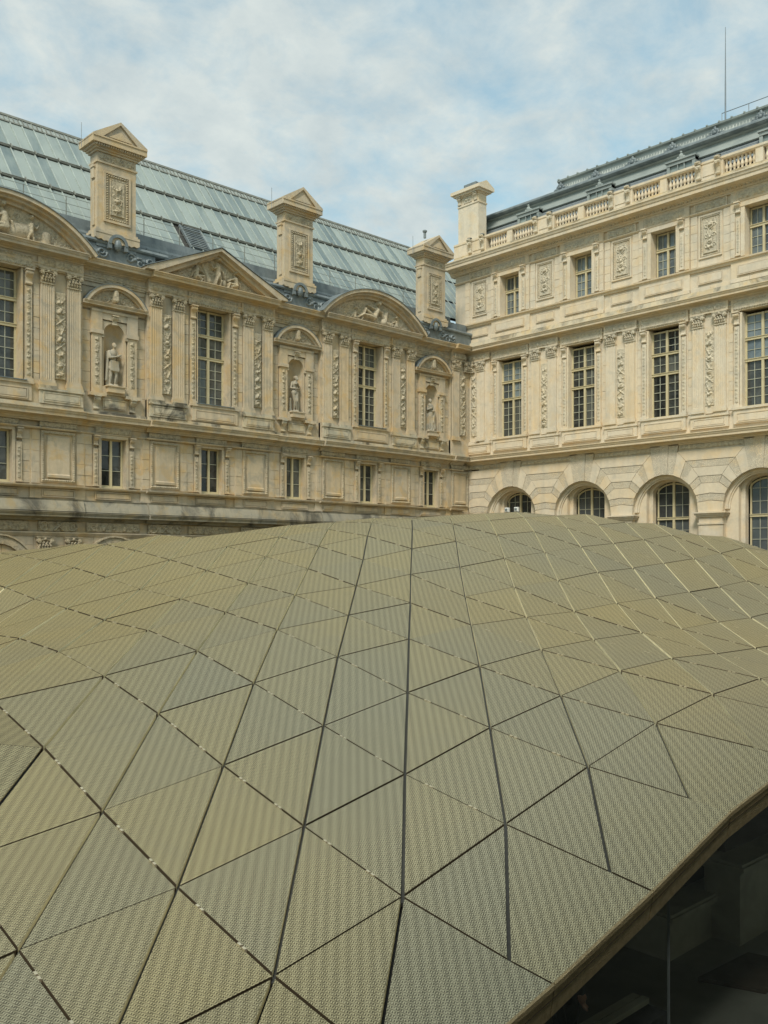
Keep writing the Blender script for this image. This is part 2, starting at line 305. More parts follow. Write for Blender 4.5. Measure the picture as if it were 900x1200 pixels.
# ---------------------------------------------------------------- carved relief: heights from rounded strokes
def relief(w, h, strokes, nx, ny, depth=0.06, base=0.0, rough=0.006, seed=0, clipf=None, gain=2.1):
    """carved panel w x h (centre 0,0) in local (t,-d,z); strokes (x0,z0,x1,z1,r0,r1,k)"""
    X, Z = np.meshgrid(np.linspace(-w / 2, w / 2, nx), np.linspace(-h / 2, h / 2, ny)); H = np.zeros_like(X)
    for x0, z0, x1, z1, r0, r1, k in strokes:
        dx, dz = x1 - x0, z1 - z0; L2 = dx * dx + dz * dz + 1e-9
        t = np.clip(((X - x0) * dx + (Z - z0) * dz) / L2, 0, 1); r = r0 + (r1 - r0) * t
        d2 = (X - x0 - t * dx) ** 2 + (Z - z0 - t * dz) ** 2
        H = np.maximum(H, k * np.sqrt(np.maximum(r * r - d2, 0)))
    H = np.minimum(H * gain, depth * 2.6)
    rs = np.random.RandomState(seed); H = H + rs.rand(*H.shape) * rough
    keep = clipf(X, Z) if clipf is not None else np.ones_like(X, bool)
    if clipf is not None: H = np.where(keep, H, -0.05)
    H[0, :] = H[-1, :] = -0.03; H[:, 0] = H[:, -1] = -0.03
    vs = np.stack([X, -(H + base), Z], -1).reshape(-1, 3)
    fs = [(j * nx + i, j * nx + i + 1, (j + 1) * nx + i + 1, (j + 1) * nx + i) for j in range(ny - 1) for i in range(nx - 1) if keep[j:j + 2, i:i + 2].any()]
    me = bpy.data.meshes.new('relief'); me.from_pydata(vs.tolist(), [], fs); me.polygons.foreach_set('use_smooth', [True] * len(fs)); me.update()
    return me
def spiral(cx, cz, r, turns=1.3, a0=0.0, sgn=1, w=0.02, n=14, k=1.0):
    out = []; p = None
    for i in range(n + 1):
        q = i / n; a = a0 + sgn * q * turns * 2 * math.pi; rr = r * (1 - 0.8 * q); c = (cx + rr * math.cos(a), cz + rr * math.sin(a))
        if p: out.append((p[0], p[1], c[0], c[1], w, w * 0.8, k))
        p = c
    return out
def leafy(cx, cz, size, rs, n=5):
    out = []
    for _ in range(n):
        a = rs.rand() * 6.28; l = size * (0.5 + rs.rand() * 0.6)
        out.append((cx, cz, cx + l * math.cos(a), cz + l * math.sin(a), size * 0.30, size * 0.10, 1.0))
    return out
def frieze_strokes(w, h, seed=0, unit=None):
    rs = np.random.RandomState(seed); u = unit or h * 1.15; n = max(1, int(w / u)); u = w / n; S = []
    for i in range(n):
        cx = -w / 2 + (i + 0.5) * u
        if i % 2 == 0: S += spiral(cx, 0, h * 0.40, 1.2, rs.rand() * 6, 1 if i % 4 else -1, h * 0.085); S += leafy(cx, 0, h * 0.2, rs, 4)
        else:
            for s in (-1, 1): S += [(cx, -h * 0.38, cx + s * u * 0.3, h * 0.36, h * 0.11, h * 0.05, 1)]
            S += leafy(cx, 0, h * 0.42, rs, 5)
        S += leafy(cx + u / 2, rs.uniform(-.2, .2) * h, h * 0.25, rs, 4)
    return S
def trophy_strokes(w, h, seed=0):
    """hanging trophies: shields, helmets, crossed arms, ribbons and leaves filling the strip"""
    rs = np.random.RandomState(seed + 50); S = []; z = -h / 2 + w * 0.35; last = -1
    while z < h / 2 - w * 0.25:
        kind = rs.randint(5); kind = (kind + 1) % 5 if kind == last else kind; last = kind
        if kind == 0: S += spiral(0, z, w * .34, 1, rs.rand() * 6, 1, w * .06) + [(-w * .05, z, w * .08, z + w * .05, w * .16, w * .13, .6)]
        elif kind == 1:
            for s in (-1, 1): S += [(s * w * .05, z - w * .35, s * w * .36, z + w * .35, w * .06, w * .035, 1)]; S += leafy(s * w * .22, z, w * .20, rs, 4)
        elif kind == 2: S += [(-w * .38, z - w * .3, w * .38, z + w * .35, w * .05, w * .04, 1), (w * .38, z - w * .3, -w * .36, z + w * .35, w * .045, w * .04, 1)]; S += leafy(0, z, w * .22, rs, 5)
        elif kind == 3: S += [(-w * .16, z - w * .1, w * .05, z + w * .16, w * .15, w * .12, .8)] + leafy(w * .18, z - w * .1, w * .25, rs, 6)
        else: S += leafy(-w * .12, z, w * .30, rs, 6) + leafy(w * .16, z + w * .1, w * .26, rs, 5)
        for s in (-1, 1): S += spiral(s * w * .30, z + w * rs.uniform(.2, .5), w * .14, 1.0, rs.rand() * 6, s, w * .03, 8)
        for _ in range(4): S += leafy(rs.uniform(-.4, .4) * w, z + w * rs.uniform(-.4, .6), w * .13, rs, 3)
        z += w * rs.uniform(.62, .85)
    return S
def frieze_rot(h, w, seed=0):
    return [(b_, a, d, c, e, f_, g) for a, b_, c, d, e, f_, g in frieze_strokes(h, w, seed)]
def border_strokes(w, h, b=0.05, unit=0.13):
    S = []
    for zz in (-h / 2 + b, h / 2 - b):
        n = max(2, int((w - 2 * b) / unit))
        for i in range(n + 1):
            x = -w / 2 + b + (w - 2 * b) * i / n; S.append((x - unit * .2, zz - b * .3, x + unit * .2, zz + b * .3, b * .38, b * .38, 1))
    for xx in (-w / 2 + b, w / 2 - b):
        n = max(2, int((h - 2 * b) / unit))
        for i in range(n + 1):
            z = -h / 2 + b + (h - 2 * b) * i / n; S.append((xx - b * .3, z - unit * .2, xx + b * .3, z + unit * .2, b * .38, b * .38, 1))
    return S
def figure(S, pts, k=1.0, sc=1.0, ox=0, oz=0, flip=1):
    """a figure in relief from named 2-D joints; pts: dict joint -> (x,z)"""
    P = {n: (ox + flip * sc * p[0], oz + sc * p[1]) for n, p in pts.items()}
    def seg(a, b, r0, r1, kk=1.0): S.append((*P[a], *P[b], r0 * sc, r1 * sc, k * kk))
    seg('chest', 'hip', .115, .12, 1.3); seg('neck', 'chest', .05, .12); S.append((*P['head'], P['head'][0] + .001, P['head'][1] + .03 * sc, .085 * sc, .075 * sc, k * 2.4))
    seg('neck', 'head', .05, .06)
    for s in 'ab':
        seg('chest', 'el' + s, .065, .045, 2.2); seg('el' + s, 'ha' + s, .042, .032, 3.2)
        seg('hip', 'kn' + s, .09, .062, 2.0); seg('kn' + s, 'ft' + s, .058, .032, 2.6)
def tympanum_strokes(kind, hw, hgt, seed):
    rs = np.random.RandomState(seed); S = []
    stand = dict(head=(0, .98), neck=(0, .85), chest=(0, .70), hip=(.02, .42), ela=(-.2, .6), haa=(-.3, .78), elb=(.2, .55), hab=(.28, .35), kna=(-.07, .2), fta=(-.1, -.02), knb=(.12, .22), ftb=(.1, -.02))
    sit = dict(head=(.0, .82), neck=(0, .70), chest=(.03, .55), hip=(.08, .25), ela=(-.2, .48), haa=(-.36, .38), elb=(.22, .4), hab=(.3, .2), kna=(-.28, .32), fta=(-.36, .0), knb=(-.2, .18), ftb=(-.1, -.03))
    lie = dict(head=(.25, .80), neck=(.22, .70), chest=(.2, .55), hip=(.02, .25), ela=(-.05, .58), haa=(-.28, .66), elb=(.42, .5), hab=(.5, .3), kna=(-.42, .5), fta=(-.62, .0), knb=(-.5, .3), ftb=(-.8, .12))
    if kind == 'seated':            # seated woman, two children, an altar and baskets
        figure(S, sit, 1, 1.45, .02, .02); figure(S, stand, 1, .98, 1.1, .0, -1); figure(S, stand, 1, .98, -1.1, .0, 1)
        S += [(.45, .35, .9, .45, .3, .26, .5), (-.45, .3, -.9, .4, .28, .25, .5), (1.7, .1, 1.7, .42, .17, .19, .6), (-1.7, .1, -1.7, .42, .17, .19, .6)]
    elif kind == 'winged':          # standing child with trophies and two seated figures
        figure(S, stand, 1, 1.22, .05, .02); figure(S, sit, 1, 1.0, .95, .0, 1); figure(S, sit, 1, 1.05, -.95, .0, -1)
        S += [(-.35, .2, -.7, .95, .14, .05, .8), (.4, .2, .55, .9, .12, .05, .8)]
    else:                           # reclining figure with a stag
        figure(S, lie, 1, 1.35, .0, .03)
        S += [(.75, .25, .95, .75, .2, .12, .9), (.95, .75, 1.1, .85, .1, .06, 1.2), (.75, .25, 1.25, .2, .18, .12, .9)]
        figure(S, sit, 1, .8, -1.15, .0, -1); figure(S, sit, 1, .8, 1.6, .0, 1)
    for _ in range(300):
        x = rs.uniform(-.93, .93) * hw; lim = hgt * ((1 - abs(x) / hw) if kind == 'winged' else (1 - (x / hw) ** 2)) * .80
        if lim < .06: continue
        z = rs.uniform(.0, 1) * lim; s = rs.uniform(.05, .11)
        S += leafy(x, z, s, rs, 3) if rs.rand() < .6 else spiral(x, z, s * 1.1, 1.0, rs.rand() * 6, 1, s * .28, 6, 1.0)
    for _ in range(46):
        x = rs.uniform(-.9, .9) * hw; S += [(x, .02, x + rs.uniform(-.12, .12), .02 + rs.uniform(.02, .1), .09, .05, .8)]
    return [(a, b - hgt / 2, c, d - hgt / 2, e, f_, g) for a, b, c, d, e, f_, g in S]
NODES={(-8,-2):(9.13,19.49,0.408),(-8,-1):(7.81,18.22,0.043),(-8,0):(6.54,16.91,-0.454),(-7,-2):(9.14,18.21,0.379),(-7,-1):(7.84,16.93,-0.101),(-7,0):(6.54,15.63,-0.626),(-6,-3):(10.45,18.22,0.607),(-6,-2):(9.14,16.94,0.240),(-6,-1):(7.85,15.65,-0.269),(-6,0):(6.54,14.37,-0.741),(-6,1):(5.25,13.07,-1.074),(-5,-3):(10.47,16.93,0.526),(-5,-2):(9.16,15.65,0.049),(-5,-1):(7.85,14.37,-0.457),(-5,0):(6.54,13.09,-0.870),(-5,1):(5.25,11.80,-1.170),(-5,2):(3.94,10.53,-1.550),(-4,-4):(11.79,16.93,0.688),(-4,-3):(10.47,15.66,0.316),(-4,-2):(9.17,14.38,-0.145),(-4,-1):(7.86,13.09,-0.587),(-4,0):(6.56,11.81,-0.958),(-4,1):(5.26,10.53,-1.381),(-4,2):(3.96,9.24,-1.885),(-3,-5):(13.08,16.96,0.861),(-3,-4):(11.78,15.67,0.533),(-3,-3):(10.48,14.38,0.107),(-3,-2):(9.18,13.10,-0.353),(-3,-1):(7.87,11.82,-0.751),(-3,0):(6.57,10.53,-1.165),(-3,1):(5.27,9.25,-1.685),(-3,2):(3.96,7.96,-2.281),(-3,3):(2.67,6.67,-2.796),(-2,-6):(14.39,16.97,0.970),(-2,-5):(13.10,15.67,0.725),(-2,-4):(11.79,14.39,0.325),(-2,-3):(10.49,13.11,-0.112),(-2,-2):(9.19,11.82,-0.524),(-2,-1):(7.88,10.54,-0.949),(-2,0):(6.57,9.26,-1.467),(-2,1):(5.28,7.97,-2.066),(-2,2):(3.98,6.68,-2.662),(-1,-7):(15.70,16.97,1.107),(-1,-6):(14.41,15.68,0.920),(-1,-5):(13.11,14.39,0.554),(-1,-4):(11.82,13.10,0.049),(-1,-3):(10.51,11.82,-0.402),(-1,-2):(9.21,10.53,-0.797),(-1,-1):(7.90,9.25,-1.239),(-1,0):(6.60,7.97,-1.822),(-1,1):(5.30,6.68,-2.419),(-1,2):(4.00,5.39,-2.977),(0,-7):(15.73,15.68,1.065),(0,-6):(14.44,14.38,0.732),(0,-5):(13.14,13.10,0.273),(0,-4):(11.83,11.82,-0.215),(0,-3):(10.53,10.53,-0.650),(0,-2):(9.22,9.25,-1.082),(0,-1):(7.92,7.97,-1.579),(0,0):(6.61,6.69,-2.149),(0,1):(5.31,5.40,-2.731),(1,-8):(17.05,15.68,1.172),(1,-7):(15.76,14.38,0.882),(1,-6):(14.46,13.10,0.441),(1,-5):(13.15,11.82,-0.086),(1,-4):(11.85,10.53,-0.582),(1,-3):(10.54,9.25,-0.942),(1,-2):(9.24,7.96,-1.361),(1,-1):(7.93,6.68,-1.835),(1,0):(6.63,5.40,-2.393),(1,1):(5.32,4.30,-2.910),(2,-9):(18.37,15.68,1.269),(2,-8):(17.07,14.39,1.003),(2,-7):(15.78,13.10,0.603),(2,-6):(14.47,11.81,0.085),(2,-5):(13.17,10.53,-0.443),(2,-4):(11.87,9.24,-0.876),(2,-3):(10.56,7.96,-1.225),(2,-2):(9.25,6.68,-1.610),(2,-1):(7.94,5.40,-2.067),(2,0):(6.64,4.30,-2.566),(3,-10):(19.68,15.68,1.358),(3,-9):(18.39,14.39,1.118),(3,-8):(17.10,13.09,0.707),(3,-7):(15.79,11.81,0.216),(3,-6):(14.49,10.53,-0.345),(3,-5):(13.18,9.24,-0.834),(3,-4):(11.87,7.97,-1.158),(3,-3):(10.57,6.69,-1.419),(3,-2):(9.26,5.41,-1.782),(3,-1):(7.96,4.30,-2.194),(4,-10):(19.70,14.39,1.211),(4,-9):(18.40,13.11,0.829),(4,-8):(17.11,11.82,0.343),(4,-7):(15.81,10.52,-0.194),(4,-6):(14.50,9.25,-0.733),(4,-5):(13.20,7.97,-1.123),(4,-4):(11.88,6.69,-1.351),(4,-3):(10.57,5.41,-1.591),(4,-2):(9.27,4.28,-1.895),(5,-11):(21.02,14.40,1.298),(5,-10):(19.72,13.11,0.930),(5,-9):(18.41,11.83,0.436),(5,-8):(17.12,10.53,-0.118),(5,-7):(15.82,9.25,-0.670),(5,-6):(14.50,7.98,-1.133),(5,-5):(13.20,6.70,-1.372),(5,-4):(11.88,5.43,-1.514),(6,-11):(21.01,13.14,1.033),(6,-10):(19.72,11.84,0.547),(6,-9):(18.41,10.56,-0.019),(6,-8):(17.13,9.26,-0.593),(6,-7):(15.81,7.99,-1.072),(6,-6):(14.51,6.70,-1.370),(7,-12):(22.35,13.12,1.047),(7,-11):(21.03,11.84,0.673),(7,-10):(19.74,10.56,0.090),(7,-9):(18.42,9.28,-0.514),(7,-8):(17.12,8.00,-1.048),(8,-12):(22.35,11.85,0.704),(8,-11):(21.04,10.57,0.216),(8,-10):(19.72,9.30,-0.406),(9,-13):(23.73,11.79,0.689),(9,-12):(22.33,10.60,0.369)}
EDGE={(1,1):(5.33,3.91,-2.959),(2,0):(6.64,3.91,-2.626),(3,-1):(7.96,3.91,-2.238)}
LO=(6.6141,6.6826);LA=(0.0126,-1.2809);LB=(-1.3037,-1.2836)

# ---------------------------------------------------------------- setting: ground and the two court walls behind the camera
def sheet(name, x0, x1, y0, y1, z, mat):
    me = bpy.data.meshes.new(name); me.from_pydata([(x0, y0, z), (x1, y0, z), (x1, y1, z), (x0, y1, z)], [], [(0, 1, 2, 3)])
    return link(name, me, mat, kind='structure')
sheet('ground', -3000, 3000, -3000, 3000, GZ - 0.06, M['ground'])
sheet('gallery_floor', 0, XC - 0.6, 1.0, YC - 0.6, GZ, M['floor'])
def court_wall(name, horiz, pos, a0, a1, z1):
    mb = MB(); step = 4.6; n = int((a1 - a0) / step)
    def bx(p, q, z0, z2, e=0.0):
        vs = [(x, y, z) for z in (z0, z2) for x, y in (((p, pos - 1), (q, pos - 1), (q, pos + e), (p, pos + e)) if horiz else ((pos - 1, p), (pos + e, p), (pos + e, q), (pos - 1, q)))]
        mb.add(vs, [(0, 3, 2, 1), (4, 5, 6, 7), (0, 1, 5, 4), (1, 2, 6, 5), (2, 3, 7, 6), (3, 0, 4, 7)])
    for i in range(n):
        p = a0 + i * step; mid = p + step / 2
        bx(p, mid - .9, GZ, z1); bx(mid + .9, p + step, GZ, z1)
        for lo, hi in ((GZ, -1.0), (1.9, 2.6), (5.3, z1)): bx(mid - .9, mid + .9, lo, hi, -.003)
        bx(mid - .9, mid + .9, -1.0, 5.3, -.4)
    bx(a0, a1, 2.1, 2.4, .3); bx(a0, a1, z1, z1 + .4, .6)
    return link(name, mb, M['court'], kind='structure')
court_wall('south_court_wall', True, -0.9, -9, 41.6, 7.0)
court_wall('west_court_wall', False, -7.0, -1.0, 35.8, 7.0)

# ---------------------------------------------------------------- shared facade pieces
BC = {'n': {}}
def blocks(wing, regions, mat, limit=290, key='L'):
    """ashlar facing: every block its own piece, coursed and bonded, joints open 12 mm"""
    todo = []
    for (t0, t1, z0, z1, d) in regions:
        nc = max(1, round((z1 - z0) / 0.40)); ch = (z1 - z0) / nc
        for j in range(nc):
            w = t1 - t0; nb = max(1, round(w / 0.95)); bw = w / nb
            edges = [t0 + bw * i for i in range(nb + 1)]
            if j % 2 and w > .7: edges = [t0] + [t0 + bw * (i + .5) for i in range(nb)] + [t1]
            for a, b_ in zip(edges[:-1], edges[1:]): todo.append((a, b_, z0 + ch * j, z0 + ch * (j + 1), d))
    random.shuffle(todo)
    todo.sort(key=lambda q: -(q[1] - q[0]) * (q[3] - q[2]) * (1 if q[4] > -1 else 0))
    rest = MB()
    for n, (a, b_, z0, z1, d) in enumerate(todo):
        w, h = round(b_ - a - .007, 2), round(z1 - z0 - .007, 3); pr = d + random.choice((0, .004, .008, .012)); c = .006
        def mk(o, ct, cz, dd):
            vs = [(ct + x * w / 2, -(dd - .05), cz + z * h / 2) for x, z in ((-1, -1), (1, -1), (1, 1), (-1, 1))] + \
                 [(ct + x * w / 2, -(dd - c), cz + z * h / 2) for x, z in ((-1, -1), (1, -1), (1, 1), (-1, 1))] + \
                 [(ct + x * (w / 2 - c), -dd, cz + z * (h / 2 - c)) for x, z in ((-1, -1), (1, -1), (1, 1), (-1, 1))]
            fs = [(i, (i + 1) % 4, 4 + (i + 1) % 4, 4 + i) for i in range(4)] + [(4 + i, 4 + (i + 1) % 4, 8 + (i + 1) % 4, 8 + i) for i in range(4)] + [(8, 9, 10, 11)]
            o.add(vs, fs)
        if n < limit:
            me = cached(('blk', w, h, mat.name), lambda: (lambda o: (mk(o, 0, 0, 0), o.mesh('block', False))[1])(MB()))
            link('stone_block', me, mat, wing, ((a + b_) / 2, -pr, (z0 + z1) / 2))
        else: mk(rest, (a + b_) / 2, (z0 + z1) / 2, pr)
    if rest.v: link('stone_facing', rest.mesh('stone_facing', False), mat, wing, kind='stuff')
def sub(name, key, fn, mat, parent, loc):
    return link(name, cached(key, fn), mat, parent, loc)
def prof_cornice(d, z0, z1, p):
    """classical profile: bed mouldings, corona, cyma; from wall depth d, projecting p"""
    h = z1 - z0
    return [(d - .3, z0), (d + .05, z0), (d + .05, z0 + .12 * h), (d + .16 * p, z0 + .14 * h), (d + .20 * p, z0 + .30 * h), (d + .34 * p, z0 + .33 * h), (d + .36 * p, z0 + .40 * h),
            (d + .84 * p, z0 + .42 * h), (d + .85 * p, z0 + .66 * h), (d + .90 * p, z0 + .69 * h), (d + .94 * p, z0 + .83 * h), (d + p, z0 + .90 * h), (d + p, z0 + h - .01), (d - .3, z0 + h + .05)]
def panel_mb(w, h, rim=.05, dd=.03, fill=True):
    """framed sunk panel, centre 0,0"""
    mb = MB()
    for a, b_, c, e in ((-w / 2, w / 2, h / 2 - rim, h / 2), (-w / 2, w / 2, -h / 2, -h / 2 + rim)): mb.box(a, b_, 0, dd, c, e)
    for a, b_ in ((-w / 2, -w / 2 + rim), (w / 2 - rim, w / 2)): mb.box(a, b_, 0, dd - .002, -h / 2 + rim, h / 2 - rim)
    if fill: mb.box(-w / 2 + rim * 1.7, w / 2 - rim * 1.7, 0, dd * .8, -h / 2 + rim * 1.7, h / 2 - rim * 1.7)
    return mb
def fluted_mb(w, z0, z1, proj=.10, n=5):
    mb = MB(); e = w * .10; fw = (w - 2 * e) / n; pts = [(-w / 2, 0), (-w / 2, proj), (-w / 2 + e, proj)]
    for i in range(n):
        a = -w / 2 + e + i * fw; pts += [(a + fw * .14, proj), (a + fw * .26, proj - .019), (a + fw * .74, proj - .019), (a + fw * .86, proj)]
    pts += [(w / 2 - e, proj), (w / 2, proj), (w / 2, 0)]
    zs = z0 + .22; vs = [(t, -d, z) for z in (zs, z1) for t, d in pts]; k = len(pts)
    mb.add(vs, [(i, i + 1, k + i + 1, k + i) for i in range(k - 1)] + [tuple(range(k, 2 * k))])
    for i, (q, a, b_) in enumerate(((.06, 0, .09), (.045, .09, .14), (.025, .14, .22))): mb.box(-w / 2 - q, w / 2 + q, 0, proj + q, z0 + a, z0 + b_)
    return mb
def capital_mb(w, h):
    """composite capital: necking, two rows of leaves, corner scrolls, abacus"""
    mb = MB(); mb.box(-w / 2, w / 2, 0, .10, 0, h * .8); mb.box(-w / 2 - .02, w / 2 + .02, 0, .13, 0, .04)
    for row, (z, r, n) in enumerate(((.14, .062, 5), (.27, .066, 4))):
        for i in range(n):
            t = (i + .5) / n * w - w / 2; mb.ball((t, -.13 - row * .02, h * z / .55 * .9 + .02), r, 6, 5, (.8, .75, 1.35)); mb.ball((t, -.19 - row * .02, h * z / .55 * .9 + .09), .034, 5, 4)
    for s in (-1, 1):
        mb.cyl((s * (w / 2 - .02), -.06, h * .72), (s * (w / 2 - .02), -.22, h * .72), .085, 10); mb.cyl((s * (w / 2 - .02), -.22, h * .72), (s * (w / 2 - .02), -.245, h * .72), .04, 8)
        mb.cyl((s * (w / 2 - .05), -.16, h * .76), (0, -.17, h * .80), .03, 6)
    mb.ball((0, -.19, h * .84), .06, 7, 5); mb.box(-w / 2 - .06, w / 2 + .06, 0, .20, h * .86, h * .95); mb.box(-w / 2 - .08, w / 2 + .08, 0, .22, h * .95, h)
    return mb
def console_mb(w, h, p=.16):
    """bracket with two rolled ends"""
    mb = MB(); pr = [(0, 0), (p * .35, 0), (p * .5, h * .1), (p * .4, h * .25), (p * .45, h * .5), (p * .8, h * .68), (p, h * .82), (p, h * .94), (p * .9, h), (0, h)]
    mb.ext(-w / 2, w / 2, pr); mb.cyl((-w / 2 - .012, -p * .36, h * .1), (w / 2 + .012, -p * .36, h * .1), h * .09, 8); mb.cyl((-w / 2 - .012, -p * .72, h * .82), (w / 2 + .012, -p * .72, h * .82), h * .14, 8)
    mb.box(-w / 2 - .03, w / 2 + .03, 0, p + .04, h, h + .05); return mb
def window_set(wing, c, hw, z0, rows, d, key, pane, arch=0.0, mull=.055):
    """rows: list of (height share, panes high, panes wide per light). frame > panes + glazing bars"""
    H = sum(r[0] for r in rows); ztop = z0 + H
    def frame():
        mb = MB(); f = .07
        mb.box(-hw, -hw + f, -.08, 0, 0, H); mb.box(hw - f, hw, -.08, 0, 0, H); mb.box(-mull, mull, -.08, .04, 0.002, H - .002)
        mb.box(-hw + f, hw - f, -.08, -.002, 0, f); mb.box(-hw + f, hw - f, -.08, -.002, H - f, H)
        z = 0
        for h, _, _ in rows[:-1]: z += h; mb.box(-hw + .002, hw - .002, -.085, .045, z - .05, z + .05); mb.box(-hw + .003, hw - .003, -.08, .075, z + .05, z + .075)
        mb.box(-hw - .03, hw + .03, -.08, .09, -.05, 0); return mb
    w = link('window', cached((key, 'frame'), lambda: frame().mesh('window')), M['paint'], wing, (c, -d, z0))
    lw = hw - .07 - mull
    def bars():
        mb = MB(); z = 0
        for h, nh, nw in rows:
            for s in (-1, 1):
                x0, x1 = (mull, mull + lw) if s > 0 else (-mull - lw, -mull)
                for i in range(1, nw): x = x0 + (x1 - x0) * i / nw; mb.box(x - .013, x + .013, -.055, -.02, z + .05, z + h - .05)
                for j in range(1, nh): zz = z + .06 + (h - .12) * j / nh; mb.box(x0, x1, -.056, -.021, zz - .013, zz + .013)
            z += h
        return mb
    b_ = link('glazing_bars', cached((key, 'bars'), lambda: bars().mesh('glazing_bars')), M['bar_paint'], w)
    z = 0
    for h, nh, nw in rows:
        for s in (-1, 1):
            me = cached((key, 'pane', round(h, 3), pane.name), lambda: MB().box(-lw / 2, lw / 2, -.065, -.05, .0, h - .06).mesh('pane'))
            p = link('pane', me, pane, w, (s * (mull + lw / 2), 0, z + .03)); p.rotation_euler = (random.uniform(-.006, .006), 0, random.uniform(-.008, .008))
        z += h
    return w
TW = lambda hgt: [(hgt * .50, 5, 2), (hgt * .23, 2, 2), (hgt * .27, 3, 2)]

# ================================================================ LEFT WING
wing = empty('palace_wing', (0, YC, 0), label='left-hand limestone wing with arched and triangular pediments, statue niches and a glass roof', category='palace wing')
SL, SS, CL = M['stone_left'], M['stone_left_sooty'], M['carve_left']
T0, T1 = 6.0, 39.13
WINS, NICH = [13.05, 22.25, 31.45], [17.65, 26.85, 36.05]; PD = .25
def wall_with_holes(t0, t1, z0, z1, d0, d1, holes):
    mb = MB(); hs = sorted(holes); t = t0
    for a, b_, c, e in hs:
        if a > t: mb.box(t, a, d0, d1, z0, z1)
        if c > z0: mb.box(a, b_, d0, d1 - .001, z0, c)
        if e < z1: mb.box(a, b_, d0, d1 - .001, e, z1)
        t = b_
    if t < t1: mb.box(t, t1, d0, d1, z0, z1)
    return mb
# storey walls
cs = sorted(WINS + NICH + [8.45])
lower = wall_with_holes(T0, T1, 1.9, 5.84, -.8, 0, [(c - .57, c + .57, 2.96, 5.0) for c in cs])
lower.box(T0, T1, -.8, .0, GZ, 1.9)
link('wall', lower, SL, wing)
upper = wall_with_holes(T0, T1, 5.84, 11.9, -.8, 0, [(c - .86, c + .86, 6.72, 11.0) for c in WINS] + [(c - .5, c + .5, 7.0, 9.62) for c in NICH])
link('wall', upper, SL, wing)
link('inner_wall', MB().box(T0, T1, -1.6, -1.3, GZ, 12.0), M['dark'], wing)
# pavilions stand 25 cm proud of the niche bays
for c in WINS + [T1]:
    a, b_ = (c - 3.2, c + 3.2) if c != T1 else (37.45, T1)
    hl = [(c - .86, c + .86, 6.72, 11.0)] if c != T1 else []
    link('pavilion_wall', wall_with_holes(a, b_, 5.84, 11.1, 0, PD - .05, hl), SL, wing)
    if c != T1:
        for s in (-1, 1):
            link('window_reveal', MB().box(c + s * .86, c + s * .80, -.3, PD + .02, 6.72, 10.97), SL, wing)
reg = []
for c in WINS:
    for s in (-1, 1): reg += [(c + s * 1.50, c + s * 1.26, 6.7, 10.5, PD), (c + s * 3.2, c + s * 3.08, 6.7, 10.5, PD)]
reg = [(min(a, b_), max(a, b_), z0, z1, d) for a, b_, z0, z1, d in reg]
for c in NICH: reg += [(c - 1.4, c - .98, 6.7, 9.95, .05), (c + .98, c + 1.4, 6.7, 9.95, .05), (c - 1.4, c + 1.4, 10.9, 11.12, .05)]
for c in cs:                                    # mezzanine
    reg += [(c - 1.25, c - .9, 3.0, 5.05, .05), (c + .9, c + 1.25, 3.0, 5.05, .05)]
for c in [8.45 + 2.3 + 4.6 * i for i in range(7)]:
    reg += [(c - 1.05, c - .72, 3.0, 5.05, .09), (c + .72, c + 1.05, 3.0, 5.05, .09)]
for c in [x for x in cs]: pass
reg += [(T0 + 1.2 * i, T0 + 1.2 * i + 1.2, -.2, 1.1, .05) for i in range(16)]
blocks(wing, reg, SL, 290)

# cornices, plinth courses (each straight run a piece, breaking forward over the pavilions)
runs = [(c - 3.2, c + 3.2, PD) for c in WINS] + [(c - 1.4, c + 1.4, .05) for c in NICH] + [(T0, WINS[0] - 3.2, .05), (37.45, T1 - .62, PD)]
for a, b_, d in runs:
    link('string_cornice', MB().ext(a, b_, prof_cornice(d * .6, 5.36, 5.82, .55)), SL, wing)
    link('main_cornice', MB().ext(a, b_, prof_cornice(d, 11.48, 11.88, .62)), SL, wing)
    link('architrave', MB().ext(a, b_, [(d - .3, 11.08), (d + .06, 11.08), (d + .06, 11.15), (d + .09, 11.15), (d + .09, 11.24), (d + .13, 11.25), (d + .13, 11.29), (d - .3, 11.29)]), SL, wing)
    link('frieze_course', MB().box(a, b_, -.3, d + .05, 11.29, 11.485), SL, wing)
    link('lower_cornice', MB().ext(a, b_, prof_cornice(d * .6, 1.60, 1.93, .42)), M['bench'], wing)
    link('bench_course', MB().ext(a, b_, [(-.3, 1.93), (d * .6 + .36, 1.95), (d * .6 + .33, 2.05), (d * .6 + .20, 2.36), (d * .6 + .22, 2.42), (-.3, 2.44)]), M['bench'], wing)
    link('sill_course', MB().ext(a, b_, [(-.3, 2.84), (d * .6 + .06, 2.84), (d * .6 + .14, 2.90), (d * .6 + .15, 2.95), (-.3, 2.97)]), SL, wing)
    link('lintel_course', MB().ext(a, b_, [(-.3, 5.05), (d * .6 + .05, 5.05), (d * .6 + .10, 5.09), (d * .6 + .10, 5.12), (-.3, 5.13)]), SL, wing)
    link('pedestal_course', MB().box(a, b_, -.3, d + .12, 5.83, 5.98), SS, wing)
    link('dado', MB().box(a, b_, -.3, d + .04, 5.98, 6.69), SL, wing)

